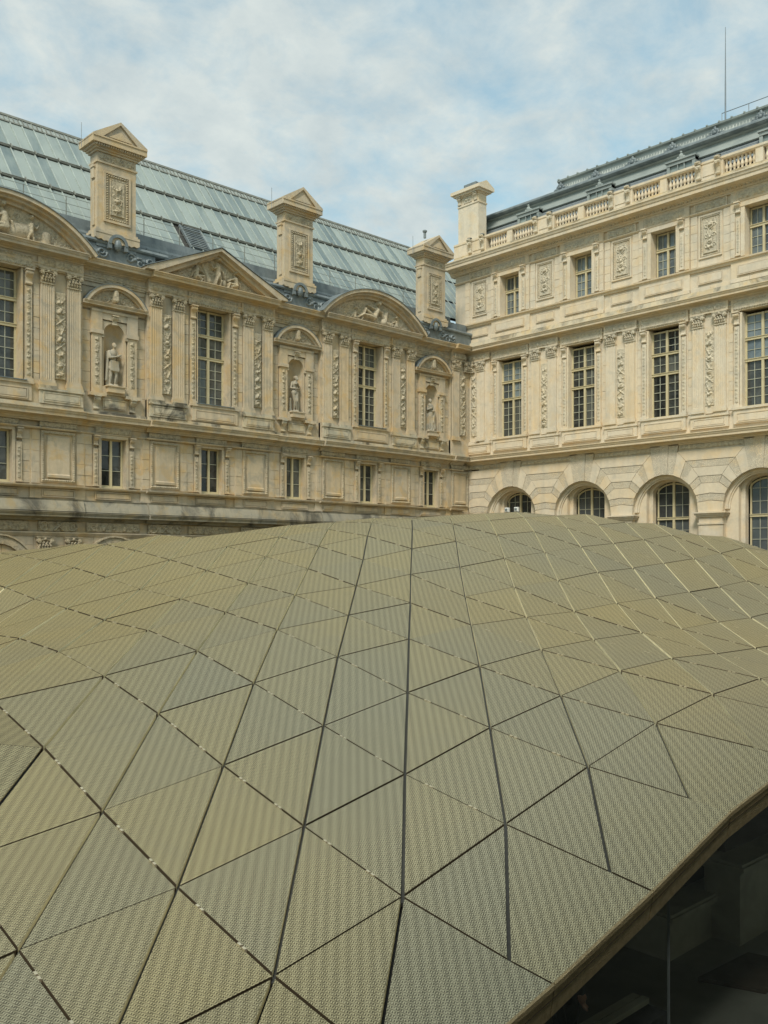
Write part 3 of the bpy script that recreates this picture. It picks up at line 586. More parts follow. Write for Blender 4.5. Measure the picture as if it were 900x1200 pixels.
# pilaster pairs
def pil_pair(wing, c, d, z0, zc, key, SM, CM, w=.53, orn=True, inner=1):
    ztop = zc - .0
    for s in (-1, 1):
        p = sub('pilaster', ('pil', key), lambda: fluted_mb(w, 0, zc - z0).mesh('pilaster'), SM, wing, (c + s * .525, -d, z0))
        sub('capital', ('cap', key), lambda: capital_mb(w, .56).mesh('capital', smooth=False), CM, p, (0, 0, zc - z0))
    if orn:
        v = int(c * 7) % 3
        sub('carved_panel', ('troph', key, v), lambda: relief(.46, zc - z0 - .5, trophy_strokes(.46, zc - z0 - .5, v), 22, 170, .08, 0, .008, v), CM, wing, (c, -d - .02, (z0 + zc) / 2 + .05))
for c in WINS:
    for s in (-1, 1): pil_pair(wing, c + s * 2.3, PD, 6.69, 10.53, 'L', SL, CL)
p = sub('pilaster', ('pil', 'L'), None, SL, wing, (37.78, -PD, 6.69)); sub('capital', ('cap', 'L'), None, CL, p, (0, 0, 3.84))
sub('carved_panel', ('troph', 'L', 1), lambda: relief(.46, 3.34, trophy_strokes(.46, 3.34, 1), 22, 170, .08, 0, .008, 1), CL, wing, (38.42, -PD - .02, 8.66))
sub('capital', ('cap', 'L'), None, CL, wing, (38.75, -PD, 10.53))
# pedestals below the pairs, framed
for c in [x + s * 2.3 for x in WINS for s in (-1, 1)]:
    sub('pedestal', ('ped', 'L'), lambda: MB().box(-.86, .86, 0, .10, 0, .50).box(-.90, .90, 0, .16, .50, .58).box(-.88, -.20, 0, .12, .58, .69).box(.20, .88, 0, .12, .58, .69).mesh('pedestal'), SS, wing, (c, -PD - .06, 6.0))
    sub('sunk_panel', ('pedp', 'L'), lambda: panel_mb(1.45, .34, .035, .03).mesh('p'), SS, wing, (c, -PD - .16, 6.26))
for c in WINS:
    # window, strips, consoles, lintel
    window_set(wing, c, .80, 6.78, TW(4.18), -.22, 'LW', M['glass_dark'])
    sub('window_sill', ('sill', 'L'), lambda: MB().box(-1.22, 1.22, 0, .20, 0, .10).box(-1.15, 1.15, 0, .14, -.62, 0).mesh('s'), SL, wing, (c, -PD + .02, 6.66))
    sub('lead_sill', ('lsill', 'L'), lambda: MB().box(-.95, .95, -.2, .24, 0, .03).mesh('s'), M['lead'], wing, (c, -PD + .02, 6.762))
    sub('sunk_panel', ('sillp', 'L'), lambda: panel_mb(2.0, .42, .04, .03).mesh('p'), SL, wing, (c, -PD - .12, 6.30))
    for s in (-1, 1):
        st = sub('jamb_strip', ('jamb', 'L'), lambda: MB().box(-.13, .13, 0, .06, 0, 3.45).box(-.16, .16, 0, .12, -.12, 0).mesh('j'), SL, wing, (c + s * 1.06, -PD, 6.88))
        sub('carved_strip', ('jambr', 'L'), lambda: relief(.19, 3.3, frieze_rot(3.3, .17), 9, 120, .03, 0, .008), CL, st, (0, -.062, 1.72))
        sub('console', ('jcons', 'L'), lambda: console_mb(.24, .52, .22).mesh('c'), SL, wing, (c + s * 1.06, -PD, 10.36))
    sub('lintel_panel', ('lint', 'L'), lambda: MB().box(-1.3, 1.3, 0, .10, 0, .50).mesh('l'), SL, wing, (c, -PD, 10.97))
    sub('carved_border', ('lintb', 'L'), lambda: relief(2.4, .44, border_strokes(2.4, .44, .06, .11), 130, 26, .03, 0, .004), CL, wing, (c, -PD - .12, 11.22))
# carved friezes of the main entablature
def frz(w, h, key, seed, mat, wing, loc, amp=1.0):
    return sub('carved_frieze', ('frz', key, w, h, seed), lambda: relief(w, h, frieze_strokes(w * .97, h * .86, seed), int(w / .028), max(9, int(h / .028)), .06, 0, .008, seed), mat, wing, loc)
for c in WINS:
    for s in (-1, 1):
        link('frieze_panel', cached(('fzp', 'L'), lambda: MB().box(-.9, .9, 0, .06, 0, .40).mesh('f')), SL, wing, (c + s * 2.3, -PD - .05, 11.12))
        frz(1.62, .30, 'L', (s + 1) // 2, CL, wing, (c + s * 2.3, -PD - .14, 11.34))
for c in NICH: frz(2.05, .34, 'L', 2, CL, wing, (c, -.14, 11.30))
frz(.95, .30, 'L', 3, CL, wing, (38.1, -PD - .14, 11.32))
# dentils of the mezzanine, panels, strips
mz = [8.45 + 4.6 * i for i in range(7)]; pz = [8.45 + 2.3 + 4.6 * i for i in range(7)]
for c in mz:
    window_set(wing, c, .52, 3.02, [(1.94, 3, 1)], -.18, 'LM', M['glass_dark'], mull=.045)
    link('window_surround', cached(('wsur', 'L'), lambda: (MB().box(-.65, -.53, -.4, .10, 0, 2.06).box(.53, .65, -.4, .10, 0, 2.06).box(-.62, .62, -.4, .12, 1.98, 2.10)).mesh('s')), SL, wing, (c, 0, 2.96))
    for s in (-1, 1):
        st = sub('jamb_strip', ('mj', 'L'), lambda: MB().box(-.10, .10, 0, .12, 0, 1.45).box(-.12, .12, 0, .16, -.05, 0).mesh('j'), SL, wing, (c + s * .78, 0, 3.06))
        sub('carved_strip', ('mjr', 'L'), lambda: relief(.15, 1.25, frieze_rot(1.25, .13), 8, 46, .03, 0, .008), CL, st, (0, -.122, .70))
        sub('console', ('mcons', 'L'), lambda: console_mb(.17, .36, .20).mesh('c'), SL, wing, (c + s * .78, -.06, 4.62))
    frz(1.55, .24, 'LM', 4, CL, wing, (c, -.12, 5.25))
    sub('sunk_panel', ('mp', 'L'), lambda: panel_mb(1.55, .30, .035, .03).mesh('p'), SL, wing, (c, -.03, 2.65))
for c in pz:
    link('panel_backing', cached(('pb', 'L'), lambda: MB().box(-1.1, 1.1, 0, .07, 2.45, 5.06).mesh('b')), SL, wing, (c, 0, 0))
    sub('panel_frame', ('pf', 'L'), lambda: panel_mb(1.36, 1.96, .10, .06, False).mesh('p'), SL, wing, (c, -.07, 4.04))
    sub('carved_border', ('pfb', 'L'), lambda: relief(1.34, 1.92, border_strokes(1.34, 1.92, .055, .085), 96, 130, .025, 0, .003, clipf=lambda X, Z: (abs(X) > .58) | (abs(Z) > .87)), CL, wing, (c, -.132, 4.04))
    sub('raised_panel', ('rp', 'L'), lambda: MB().ext(-.44, .44, [(0, -.80), (.09, -.80), (.10, -.70), (.05, -.66), (.05, .76), (0, .80)]).mesh('p'), SL, wing, (c, -.07, 4.04))
    frz(1.5, .22, 'LM', 5, CL, wing, (c, -.15, 5.25))
    sub('sunk_panel', ('mp2', 'L'), lambda: panel_mb(1.3, .30, .035, .03).mesh('p'), SL, wing, (c, -.09, 2.65))
# lowest visible frieze: wreaths with the letter H and trophies, capitals beneath
def hwreath(cx, r, S, letter=True):
    for i in range(16):
        a = i / 16 * 6.283; S.append((cx + r * math.cos(a), r * math.sin(a), cx + r * 1.05 * math.cos(a + .25), r * 1.05 * math.sin(a + .25), r * .22, r * .16, 1))
    if letter:
        q = r * .42
        for s in (-1, 1): S.append((cx + s * q, -r * .55, cx + s * q, r * .55, r * .13, r * .13, 1.6))
        S.append((cx - q, 0, cx + q, 0, r * .11, r * .11, 1.6))
def hfrieze():
    S = []; hwreath(-.56, .17, S); hwreath(.56, .17, S); S += [(-.16, -.15, .16, .15, .05, .03, 1), (.16, -.15, -.16, .15, .05, .03, 1)] + leafy(0, 0, .15, np.random.RandomState(3), 8)
    return S
for c in pz:
    sub('monogram_frieze', ('hf',), lambda: relief(1.55, .40, hfrieze(), 80, 22, .06, 0, .006), CL, wing, (c, -.10, 1.38))
    for s in (-1, 1): sub('capital', ('cap', 'L'), None, CL, wing, (c + s * .56, -.04, .42))
    sub('sunk_panel', ('gfp', 'L'), lambda: panel_mb(1.0, .9, .08, .05).mesh('p'), SL, wing, (c, -.05, -.2))
for c in mz:
    frz(2.3, .38, 'LG', 6, CL, wing, (c, -.10, 1.38))
    link('arch_moulding', cached(('am', 'L'), lambda: MB().arc(0, 0, 1.0, 1.3, 0, .16, n=14).arc(0, 0, 1.3, 1.36, 0, .22, n=14).mesh('a')), CL, wing, (c, 0, -.30))
link('ground_course', MB().ext(T0, T1, [(-.3, 1.0), (.08, 1.0), (.12, 1.06), (.16, 1.12), (.16, 1.17), (-.3, 1.18)]), SL, wing)

# statue niches with their small arched pediments
def niche_shell():
    mb = MB(); n = 10; r = .46; h = 2.10; vs = []; fs = []
    for j, z in enumerate((0, h)):
        for k in range(n + 1):
            a = math.pi * k / n; vs.append((r * math.cos(a), r * math.sin(a) * .95, z))
    for k in range(n): fs.append((k, k + 1, n + 1 + k + 1, n + 1 + k))
    mb.add(vs, fs); vs = []; fs = []; m = 6
    for j in range(m + 1):
        e = math.pi / 2 * j / m
        for k in range(n + 1):
            a = math.pi * k / n; vs.append((r * math.cos(a) * math.cos(e), r * math.sin(a) * math.cos(e) * .95, h + r * math.sin(e)))
    for j in range(m):
        for k in range(n): i0 = j * (n + 1) + k; fs.append((i0, i0 + 1, i0 + n + 2, i0 + n + 1))
    mb.add(vs, fs); return mb.mesh('niche', recalc=False, smooth=True)
def niche_face():
    """spandrels filling the square hole round the arch"""
    mb = MB(); r = .46; n = 12
    for k in range(n):
        a, b_ = math.pi * k / n, math.pi * (k + 1) / n
        mb.prism([(r * math.cos(a), 2.10 + r * math.sin(a)), (r * math.cos(b_), 2.10 + r * math.sin(b_)), (.56 * (1 if math.cos(b_) > -.01 and k < n / 2 else -1) if k != n // 2 else -.56, 2.66) , (.56 * (1 if k < n / 2 else -1), 2.10 + .5 * (math.sin(a)))], .0, .08) if False else None
    for k in range(n):
        a, b_ = math.pi * k / n, math.pi * (k + 1) / n
        mb.prism([(r * math.cos(b_), 2.10 + r * math.sin(b_)), (r * math.cos(a), 2.10 + r * math.sin(a)), (r * math.cos(a), 2.62), (r * math.cos(b_), 2.62)], -.10, .07)
    for s in (-1, 1): mb.box(s * .455, s * .52, -.10, .071, 0, 2.62)
    return mb
HEAD = lambda mb, z: (mb.ball((0, -.16, z), .075, 8, 6, (.9, 1, 1.15)), mb.box(-.012, .012, .16, .25, z - .03, z + .01), mb.box(-.035, .035, .15, .235, z - .055, z - .045))
for c in NICH:
    z0 = 7.0
    a = link('aedicule', cached(('aed',), lambda: (MB().box(-.96, -.56, 0, .14, -.30, 2.05).box(.56, .96, 0, .14, -.30, 2.05).box(-1.02, -.50, 0, .20, 2.05, 2.20).box(.50, 1.02, 0, .20, 2.05, 2.20)
            .box(-.98, .98, 0, .12, 2.66, 2.92).box(-1.0, -.54, 0, .15, 2.20, 2.92).box(.54, 1.0, 0, .15, 2.20, 2.92).box(-1.0, 1.0, 0, .17, 2.92, 3.02).box(-1.12, -.42, 0, .26, -.42, -.30).box(.42, 1.12, 0, .26, -.42, -.30)
            .box(-.56, .56, .0, .12, -.32, 0.0)).mesh('a')), SL, wing, (c, -.05, z0))
    sub('niche_shell', ('nsh',), niche_shell, SL, a, (0, .02, 0)); sub('niche_arch', ('nf',), lambda: niche_face().mesh('n'), SL, a, (0, 0.0, 0))
    for s in (-1, 1): sub('impost_band', ('imb',), lambda: MB().box(-.05, .05, .05, .16, 0, .14).mesh('i'), CL, a, (s * .51, 0, 1.93))
    for s in (-1, 1):
        sub('carved_strip', ('nstr',), lambda: relief(.22, 1.95, frieze_rot(1.9, .2, 1), 10, 80, .04, 0, .008), CL, a, (s * .76, -.142, .98))
        sub('console', ('ncon',), lambda: console_mb(.22, .50, .26).mesh('c'), SS, a, (s * .78, -.0, -.96))
    sub('sunk_panel', ('npan',), lambda: panel_mb(1.0, .40, .035, .03).mesh('p'), SS, a, (0, -.10, -.70))
    sub('statue_pedestal', ('nped',), lambda: MB().box(-.36, .36, -.30, .30, 0, .22).box(-.42, .42, -.3, .34, .22, .27).mesh('p'), SL, a, (0, 0, -.23))
    sub('keystone', ('nkey',), lambda: console_mb(.20, .34, .16).mesh('k'), CL, a, (0, -.05, 2.48))
    link('pediment_base', cached(('npb',), lambda: MB().ext(-1.38, 1.38, prof_cornice(0, 3.02, 3.28, .36)).mesh('b')), SL, a)
    ph = .78; hw = 1.32; Rr = (hw * hw + ph * ph) / (2 * ph); cz = 3.28 + ph - Rr; ang = math.degrees(math.asin(hw / Rr))
    pd = link('arched_pediment', cached(('nar',), lambda: MB().arc(0, cz, Rr - .13, Rr, 0, .36, 90 - ang, 90 + ang, 14).arc(0, cz, Rr - .20, Rr - .13, 0, .24, 90 - ang + 2, 90 + ang - 2, 14)
        .prism([(Rr * .93 * math.cos(R_(90 - ang + 2 * ang * k / 14)), max(3.28, cz + Rr * .93 * math.sin(R_(90 - ang + 2 * ang * k / 14)))) for k in range(15)], 0, .08).mesh('p')), SL, a)
    def sm():
        rs = np.random.RandomState(9); S = []
        for _ in range(40):
            x = rs.uniform(-.95, .95); lim = .55 * (1 - (x / 1.1) ** 2); S += leafy(x, rs.uniform(.03, 1) * lim - .28, .09, rs, 2)
        for s in (-1, 1): S += spiral(s * .38, -.1, .16, 1.2, 0, s, .03)
        S += [(0, -.12, 0, .16, .13, .12, 1.1)]; return S
    sub('carved_tympanum', ('ntym',), lambda: relief(2.1, .60, sm(), 90, 28, .09, 0, .008, 0, lambda X, Z: Z < .56 * (1 - (X / 1.12) ** 2) - .27), CL, pd, (0, -.10, 3.60))
    link('lead_cap', cached(('nlc',), lambda: MB().arc(0, cz, Rr, Rr + .025, 0, .38, 90 - ang, 90 + ang, 14).mesh('l')), M['lead'], pd)

# big pediments
for c, kind in zip(WINS, ('seated', 'winged', 'reclining')):
    zb = 11.88; hw = 3.55; d = PD
    if kind == 'winged':
        ph = 1.62
        mb = MB().prism([(-hw + .2, zb), (hw - .2, zb), (0, zb + ph - .1)], 0, d + .10)
        for s in (-1, 1):
            n = math.hypot(hw, ph); ux, uz = ph / n, hw / n
            for o0, o1, dd in ((-.02, -.13, .62), (-.13, -.24, .42), (-.24, -.33, .28)):
                mb.prism([(s * (hw + .0), zb + o0 * uz + .02), (0, zb + ph + o0 / uz + .02), (0, zb + ph + o1 / uz + .02), (s * (hw + .0), zb + max(o1 * uz, -.0) + .02 + 0)] if False else
                         [(s * hw, zb + .0), (s * hw, zb + .10 + o0 * .0), (0, zb + ph + o0 / uz), (0, zb + ph + o1 / uz), (s * (hw - .35 + o1), zb)] if dd == .62 else
                         [(s * (hw - .45), zb + .0), (0, zb + ph + o0 / uz), (0, zb + ph + o1 / uz), (s * (hw - .95), zb)], 0, d + dd)
        pd = link('pediment', mb, SL, wing, (c, 0, 0)); ty = 1.20
        link('lead_capping', (lambda m: [m.prism([(s * (hw + .04), zb + .10), (0, zb + ph), (0, zb + ph + .03), (s * (hw + .04), zb + .13)], -.3, d + .66) for s in (-1, 1)] and m)(MB()), M['lead'], pd)
        clip = lambda X, Z: Z < 1.28 * (1 - abs(X) / 2.75) - .60
        w_, h_ = 5.2, 1.22
    else:
        ph = 1.62; Rr = (hw * hw + ph * ph) / (2 * ph); cz = zb + ph - Rr; ang = math.degrees(math.asin(min(1, (zb - cz) and hw / Rr)))
        mb = MB().arc(0, cz, Rr - .14, Rr, 0, d + .62, 90 - ang, 90 + ang, 26).arc(0, cz, Rr - .25, Rr - .14, 0, d + .45, 90 - ang + 1, 90 + ang - 1, 26).arc(0, cz, Rr - .38, Rr - .25, 0, d + .26, 90 - ang + 3.2, 90 + ang - 3.2, 26)
        mb.prism([(Rr * .95 * math.cos(R_(90 - ang + 2 * ang * k / 20)), max(zb, cz + Rr * .95 * math.sin(R_(90 - ang + 2 * ang * k / 20)))) for k in range(21)], 0, d + .08)
        pd = link('pediment', mb, SL, wing, (c, 0, 0))
        link('lead_capping', MB().arc(0, cz, Rr, Rr + .03, -.3, d + .66, 90 - ang, 90 + ang, 26), M['lead'], pd)
        clip = lambda X, Z, Rr=Rr, cz=cz: (X ** 2 + (Z + zb + .62 - cz) ** 2) < (Rr - .36) ** 2
        w_, h_ = 6.0, 1.26
    link('carved_tympanum', relief(w_, h_, tympanum_strokes(kind, w_ / 2, h_, 11 + int(c)), 300, 72, .12, 0, .006, 1, clip, 1.45), CL, pd, (0, -d - .11, zb + .62))

# lead parapet, mask, gutters and glass roof
LD = M['lead']
for i, c in enumerate(NICH + [8.45]):
    a = link('lead_parapet', MB().box(c - 1.75, c + 1.75 if c != NICH[2] else T1 - .05, -.5, .28, 11.90, 12.60).ext(c - 2.3, c + 2.3 if c != NICH[2] else T1 - .05, [(-1.2, 12.60), (.36, 12.60), (.40, 12.66), (.36, 12.74), (.24, 12.80), (-1.2, 12.92)]), LD, wing)
    if c in NICH:
        h = link('mask_hood', cached(('hood',), lambda: MB().arc(0, 0, .30, .42, .0, .52, 0, 180, 12).box(-.42, -.28, 0, .50, -.18, 0).box(.28, .42, 0, .50, -.18, 0).prism([(.3 * math.cos(R_(a)), .3 * math.sin(R_(a))) for a in range(0, 181, 15)], 0, .34)
            .ball((0, -.42, .0), .19, 10, 8, (.85, .8, 1.25)).box(-.022, .022, .4, .56, -.06, .03).ball((-.055, -.51, .03), .03, 6, 5).ball((.055, -.51, .03), .03, 6, 5).ball((0, -.50, -.14), .05, 6, 5, (1.2, .7, .6)).ball((0, -.42, .14), .13, 8, 6, (1.1, .8, .6)).mesh('m')), LD, a, (c, 0, 12.62))
        sub('lead_scrolls', ('lsc',), lambda: relief(3.3, .66, [q for s in (-1, 1) for k in range(3) for q in spiral(s * (.62 + .42 * k), -.04 + .06 * (-1) ** k, .22, 1.3, k * 2, s * (-1) ** k, .045) + leafy(s * (.8 + .4 * k), .0, .2, np.random.RandomState(k), 5)], 130, 28, .07, 0, .006), LD, a, (c, -.29, 12.24))
link('lead_gutter', MB().ext(T0, T1 - .02, [(-3.0, 12.6), (-.9, 12.6), (-.9, 13.30), (-.98, 13.42), (-1.0, 13.60), (-1.3, 13.66), (-1.35, 14.0), (-1.95, 14.12), (-3.0, 14.12)]), LD, wing)
link('lead_upstand', (lambda m: [m.box(x, x + .05, -.95, -.86, 12.95, 13.3) for x in np.arange(T0, T1 - .3, .62)] and m)(MB()), LD, wing)
# glass roof, plane z = 14.2 + 1.23 * (back - 2)
sl = 1.23; nrm = math.hypot(1, sl)
roof = empty('glass_roof', (0, 0, 14.2)); roof.parent = wing; roof.location = (0, 2.0, 14.2)
RZ = [0, 1.42, 3.30, 5.36]                       # row breaks measured upwards
pw = .52; n = int((T1 + 5.0 - T0) / pw)
def rp(x0, x1, za, zb_, off, th):                # slab on the roof plane
    o = off; vs = []
    for q in (o, o + th):
        for x, z in ((x0, za), (x1, za), (x1, zb_), (x0, zb_)):
            vs.append((x, z / sl - q * sl / nrm, z + q / nrm))
    return vs, [(0, 3, 2, 1), (4, 5, 6, 7), (0, 1, 5, 4), (1, 2, 6, 5), (2, 3, 7, 6), (3, 0, 4, 7)]
for r in range(3):
    me = {}
    for i in range(n):
        x = T0 + i * pw
        if r == 0 and any(abs(x + pw / 2 - q) < .80 for q in (23.05,)): continue
        if x > T1 - .3 and RZ[r] < 1: pass
        key = ('rg', r); m_ = cached(key, lambda: MB().add(*rp(.02, pw - .02, RZ[r] + .06, RZ[r + 1] - .08, .0, .015)).mesh('roof_pane', True))
        o = link('roof_pane', m_, M['roof_glass'], roof, (x, 0, 0)); o.rotation_euler = (0, random.uniform(-.004, .004), random.uniform(-.002, .002))
ribs = MB()
for i in range(n + 1): ribs.add(*rp(T0 + i * pw - .026, T0 + i * pw + .026, 0, RZ[3], .01, .045))
link('roof_ribs', ribs, M['roof_rib'], roof)
rails = MB()
for z in RZ[1:3]: rails.add(*rp(T0, T1 + .8, z - .05, z + .02, .03, .05)); rails.add(*rp(T0, T1 + .8, z - .015, z + .005, .10, .03))
for x in np.arange(T0, T1, 1.04):
    for z in RZ[1:3]: rails.add(*rp(x, x + .05, z - .12, z + .08, .1, .05))
link('roof_rails', rails, M['roof_rail'], roof)
crest = MB().add(*rp(T0, T1 + 5.0, RZ[3] - .42, RZ[3] - .34, .03, .03)).add(*rp(T0, T1 + 5.0, RZ[3] - .06, RZ[3] + .02, .03, .05))
for x in np.arange(T0, T1 + .8, .21): crest.add(*rp(x, x + .03, RZ[3] - .36, RZ[3] - .05, .05, .02)); 
crest.cyl((T0, 5.36 / sl + .02, 5.40), (T1 + 5.0, 5.36 / sl + .02, 5.40), .09, 8)
link('ridge_crest', crest, M['roof_rail'], roof)
link('ridge_flashing', MB().add(*rp(T0, T1 + 5.0, RZ[3] - .36, RZ[3] - .05, .018, .02)), M['lead_pale'], roof)
link('back_slope', MB().add([(T0, 5.36 / sl + .05, 5.36), (T1 + 5.0, 5.36 / sl + .05, 5.36), (T1 + 5.0, 9, 0), (T0, 9, 0)], [(0, 1, 2, 3)]), M['lead'], roof)
link('roof_lining', MB().add(*rp(T0, T1 + 5.0, 0, RZ[3], -.12, .03)), M['dark'], roof)
lv = MB()
for k in range(11): lv.add(*rp(22.55, 23.55, .12 + k * .115, .17 + k * .115, .0, .09))
lv.add(*rp(22.48, 22.56, .05, 1.35, 0, .1)).add(*rp(23.54, 23.62, .05, 1.35, 0, .1))
link('roof_louvre', lv, LD, roof)
guard = MB()
for x in np.arange(T0, T1, 1.75): guard.cyl((x, -.25, -.35), (x, -.25, .72), .018, 6)
for z in (.10, .42, .70): guard.cyl((T0, -.25, z), (T1, -.25, z), .010, 5)
link('guard_rail', guard, M['roof_rail'], roof)

# three chimneys on the left wing
def chimney_mb(hw, dp, z):                        # z: dict of heights
    mb = MB()
    for q, a, b_ in ((.12, 0, .10), (.06, .10, .20), (0, .20, z['body']), (.05, z['body'], z['body'] + .07), (0, z['body'] + .07, z['fr']), (.07, z['fr'], z['fr'] + .08), (.14, z['fr'] + .08, z['fr'] + .16), (.22, z['fr'] + .16, z['fr'] + .24)):
        mb.box(-hw - q, hw + q, -dp - q, q, a, b_)
    e = .33; ze = z['fr'] + .24
    mb.box(-hw - e, hw + e, -dp - e, e, ze, ze + .20)
    mb.ext(-hw - e, hw + e, [(e, ze + .20), (e + .03, ze + .20), (e + .03, ze + .26), (e, ze + .26)])
    mb.prism([(-hw - e, ze + .20), (hw + e, ze + .20), (hw + e, ze + .26), (0, z['apex']), (-hw - e, ze + .26)], -dp - e, e - .06)
    for s in (-1, 1): mb.prism([(s * (hw + e), ze + .20), (s * (hw + e), ze + .30), (0, z['apex'] + .04), (0, z['apex'] - .08), (s * (hw + e - .34), ze + .20)], -dp - e, e + .02)
    return mb
for k, c in enumerate(NICH):
    zb = 12.98; z = dict(body=2.78, fr=3.20, apex=4.42); dp = .60
    ch = link('chimney', cached(('chim',), lambda: chimney_mb(.83, dp, z).mesh('chimney')), SL, wing, (c, -.35, zb))
    sub('carved_frieze', ('cfz',), lambda: relief(1.5, .34, frieze_strokes(1.45, .28, 8), 64, 16, .06, 0, .008, 8), CL, ch, (0, -.01, 3.02))
    sub('carved_dentils', ('cdt',), lambda: (lambda m: [m.box(x, x + .05, .22, .28, 3.36, 3.43) for x in np.arange(-1.0, 1.0, .10)] and m)(MB()).mesh('d'), SL, ch, (0, 0, 0))
    sub('panel_frame', ('cpf',), lambda: panel_mb(1.16, 2.0, .09, .06, False).mesh('p'), SL, ch, (0, 0, 1.50))
    sub('carved_border', ('cpb',), lambda: relief(.98, 1.82, border_strokes(.98, 1.82, .06, .09), 70, 110, .03, 0, .004, clipf=lambda X, Z: (abs(X) > .40) | (abs(Z) > .82)), CL, ch, (0, -.02, 1.50))
    sub('carved_panel', ('cpc',), lambda: relief(.62, 1.45, trophy_strokes(.5, 1.4, 2) + border_strokes(.62, 1.45, .03, .06), 44, 90, .06, 0, .006), CL, ch, (0, -.06, 1.52))
    sub('sunk_panel', ('ctp',), lambda: MB().prism([(-.5, 3.74), (.5, 3.74), (0, 4.06)], .30, .345).mesh('t'), SL, ch, (0, 0, 0))
    for s in (-1, 1): sub('side_console', ('cside', s), lambda: MB().box(s * .83, s * .90, -.42, -.18, 2.2, 2.62).box(s * .83, s * .93, -.46, -.14, 2.62, 2.72).box(s * .83, s * .87, -.40, -.20, .35, 2.1).mesh('s'), SL, ch, (0, 0, 0))
    # hanging scalloped apron over the lead base
    sub('scalloped_apron', ('apr',), lambda: MB().prism([(-.95, .0), (.95, 0)] + [(.95 - 1.9 * q / 16, -.20 - .12 * (1 - abs(q - 8) / 8) - .05 * (q % 2)) for q in range(17)], -.3, .10).mesh('a'), SL, ch, (0, 0, 0))
    link('lead_base', cached(('lb',), lambda: MB().box(-.86, .86, -.6, -.02, -.5, 0).mesh('l')), LD, ch)
    link('antenna_rod', cached(('ar',), lambda: MB().cyl((-1.35, .3, 3.3), (-1.35, .3, 4.25), .012, 5).mesh('r')), M['mast'], ch)
    if k == 2: link('flue_pot', MB().lathe([(.07, 4.3), (.07, 4.62), (.12, 4.62), (.12, 4.70), (.04, 4.74)], -.55, -.2, 8), LD, ch)

# ================================================================ RIGHT WING (local t = -world y)
rw = empty('palace_wing', (XC, 0, 0), R_(-90), label='right-hand pale limestone wing with rusticated arches, balustrade and slate mansard roof', category='palace wing')
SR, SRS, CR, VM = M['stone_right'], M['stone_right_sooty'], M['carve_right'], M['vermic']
A0, A1 = -35.5, -8.4
RWN = [-31.5, -26.95, -22.4, -17.85, -13.3]; RAX = [c - 2.275 for c in RWN] + [-13.3 + 2.275]
def shade(w, idx, mat):                            # some lights have blinds down or a sky reflection painted in
    ps = [o for o in w.children if o.name.startswith('pane')]
    for k in idx: me = cached(('shade', ps[k].data.name, mat.name), lambda: (lambda m: (m.materials.clear(), m.materials.append(mat), m)[2])(ps[k].data.copy())); ps[k].data = me
# walls
g = wall_with_holes(A0, A1, 5.50, 11.9, -.8, 0, [(c - .86, c + .86, 6.72, 11.0) for c in RWN]); link('wall', g, SR, rw)
g = wall_with_holes(A0, A1, 11.9, 16.9, -.8, 0, [(c - .68, c + .68, 13.30, 15.53) for c in RWN]); link('wall', g, SR, rw)
link('inner_wall', MB().box(A0, A1, -1.7, -1.4, GZ, 17.0), M['dark'], rw)
link('end_wall', MB().box(A0, A0 + .5, -10, -.8, GZ, 16.9), SR, rw)
def arch_cell(hw, r, cz, d0, d1, z0, z1, n=20):
    """wall slab pierced by a round arch; r opening radius (or (half width, rise) for a flat arch)"""
    mb = MB(); ow, rise = (r, r) if not isinstance(r, tuple) else r
    for s in (-1, 1):
        if hw > ow + .001: mb.box(s * ow, s * hw, d0, d1, z0, z1)
    top = lambda x: cz + rise * math.sqrt(max(0, 1 - (x / ow) ** 2))
    xs = [-ow * math.cos(math.pi * k / n) for k in range(n + 1)]
    for a, b_ in zip(xs[:-1], xs[1:]): mb.prism([(a, top(a)), (b_, top(b_)), (b_, z1), (a, z1)], d0, d1)
    return mb.mesh('arch')
for c in RWN:
    sub('arch_wall', ('aw1',), lambda: arch_cell(2.275, 1.70, 2.38, -.30, -.03, GZ, 5.50), SR, rw, (c, 0, 0))
    sub('arch_recess', ('aw2',), lambda: arch_cell(1.75, (1.12, .62), 3.30, -.55, -.301, GZ, 4.4), SR, rw, (c, 0, 0))
    sub('arch_reveal', ('aw3',), lambda: arch_cell(1.2, (.93, .52), 3.27, -.85, -.551, GZ, 4.4), SR, rw, (c, 0, 0))
    sub('archivolt', ('aw4',), lambda: MB().arc(0, 2.38, 1.56, 1.70, -.30, -.18, 0, 180, 24).arc(0, 2.38, 1.49, 1.56, -.30, -.24, 0, 180, 24).mesh('a'), SR, rw, (c, 0, 0))
    w = window_set(rw, c, .86, -.02, [(2.08, 4, 2), (1.86, 3, 2)], -.86, 'RG', M['glass_lace'])
    link('arched_frame', cached(('af',), lambda: MB().prism([(0, 0)] * 0 + [(.88 * math.cos(math.pi * k / 14) * 1.0, 3.29 + .47 * math.sin(math.pi * k / 14)) for k in range(15)] + [(.80 * math.cos(math.pi * k / 14), 3.29 + .40 * math.sin(math.pi * k / 14)) for k in range(14, -1, -1)], -.01, .03).mesh('a')), M['paint'], w, (0, 0, 0))
    # three key stones, vermiculated
    for k in (-1, 0, 1):
        ft = [(-.74, -.25), (-.24, .24), (.25, .74)][k + 1]; fb = [(-.48, -.165), (-.155, .155), (.165, .48)][k + 1]; y = lambda x: 2.38 + math.sqrt(1.7 ** 2 - x * x)
        sub('key_stone', ('key', k), lambda: MB().prism([(fb[0], y(fb[0])), (fb[1], y(fb[1])), (ft[1], 5.48), (ft[0], 5.48)], -.05, .07 + .02 * (k == 0)).mesh('k'), VM, rw, (c, 0, 0))
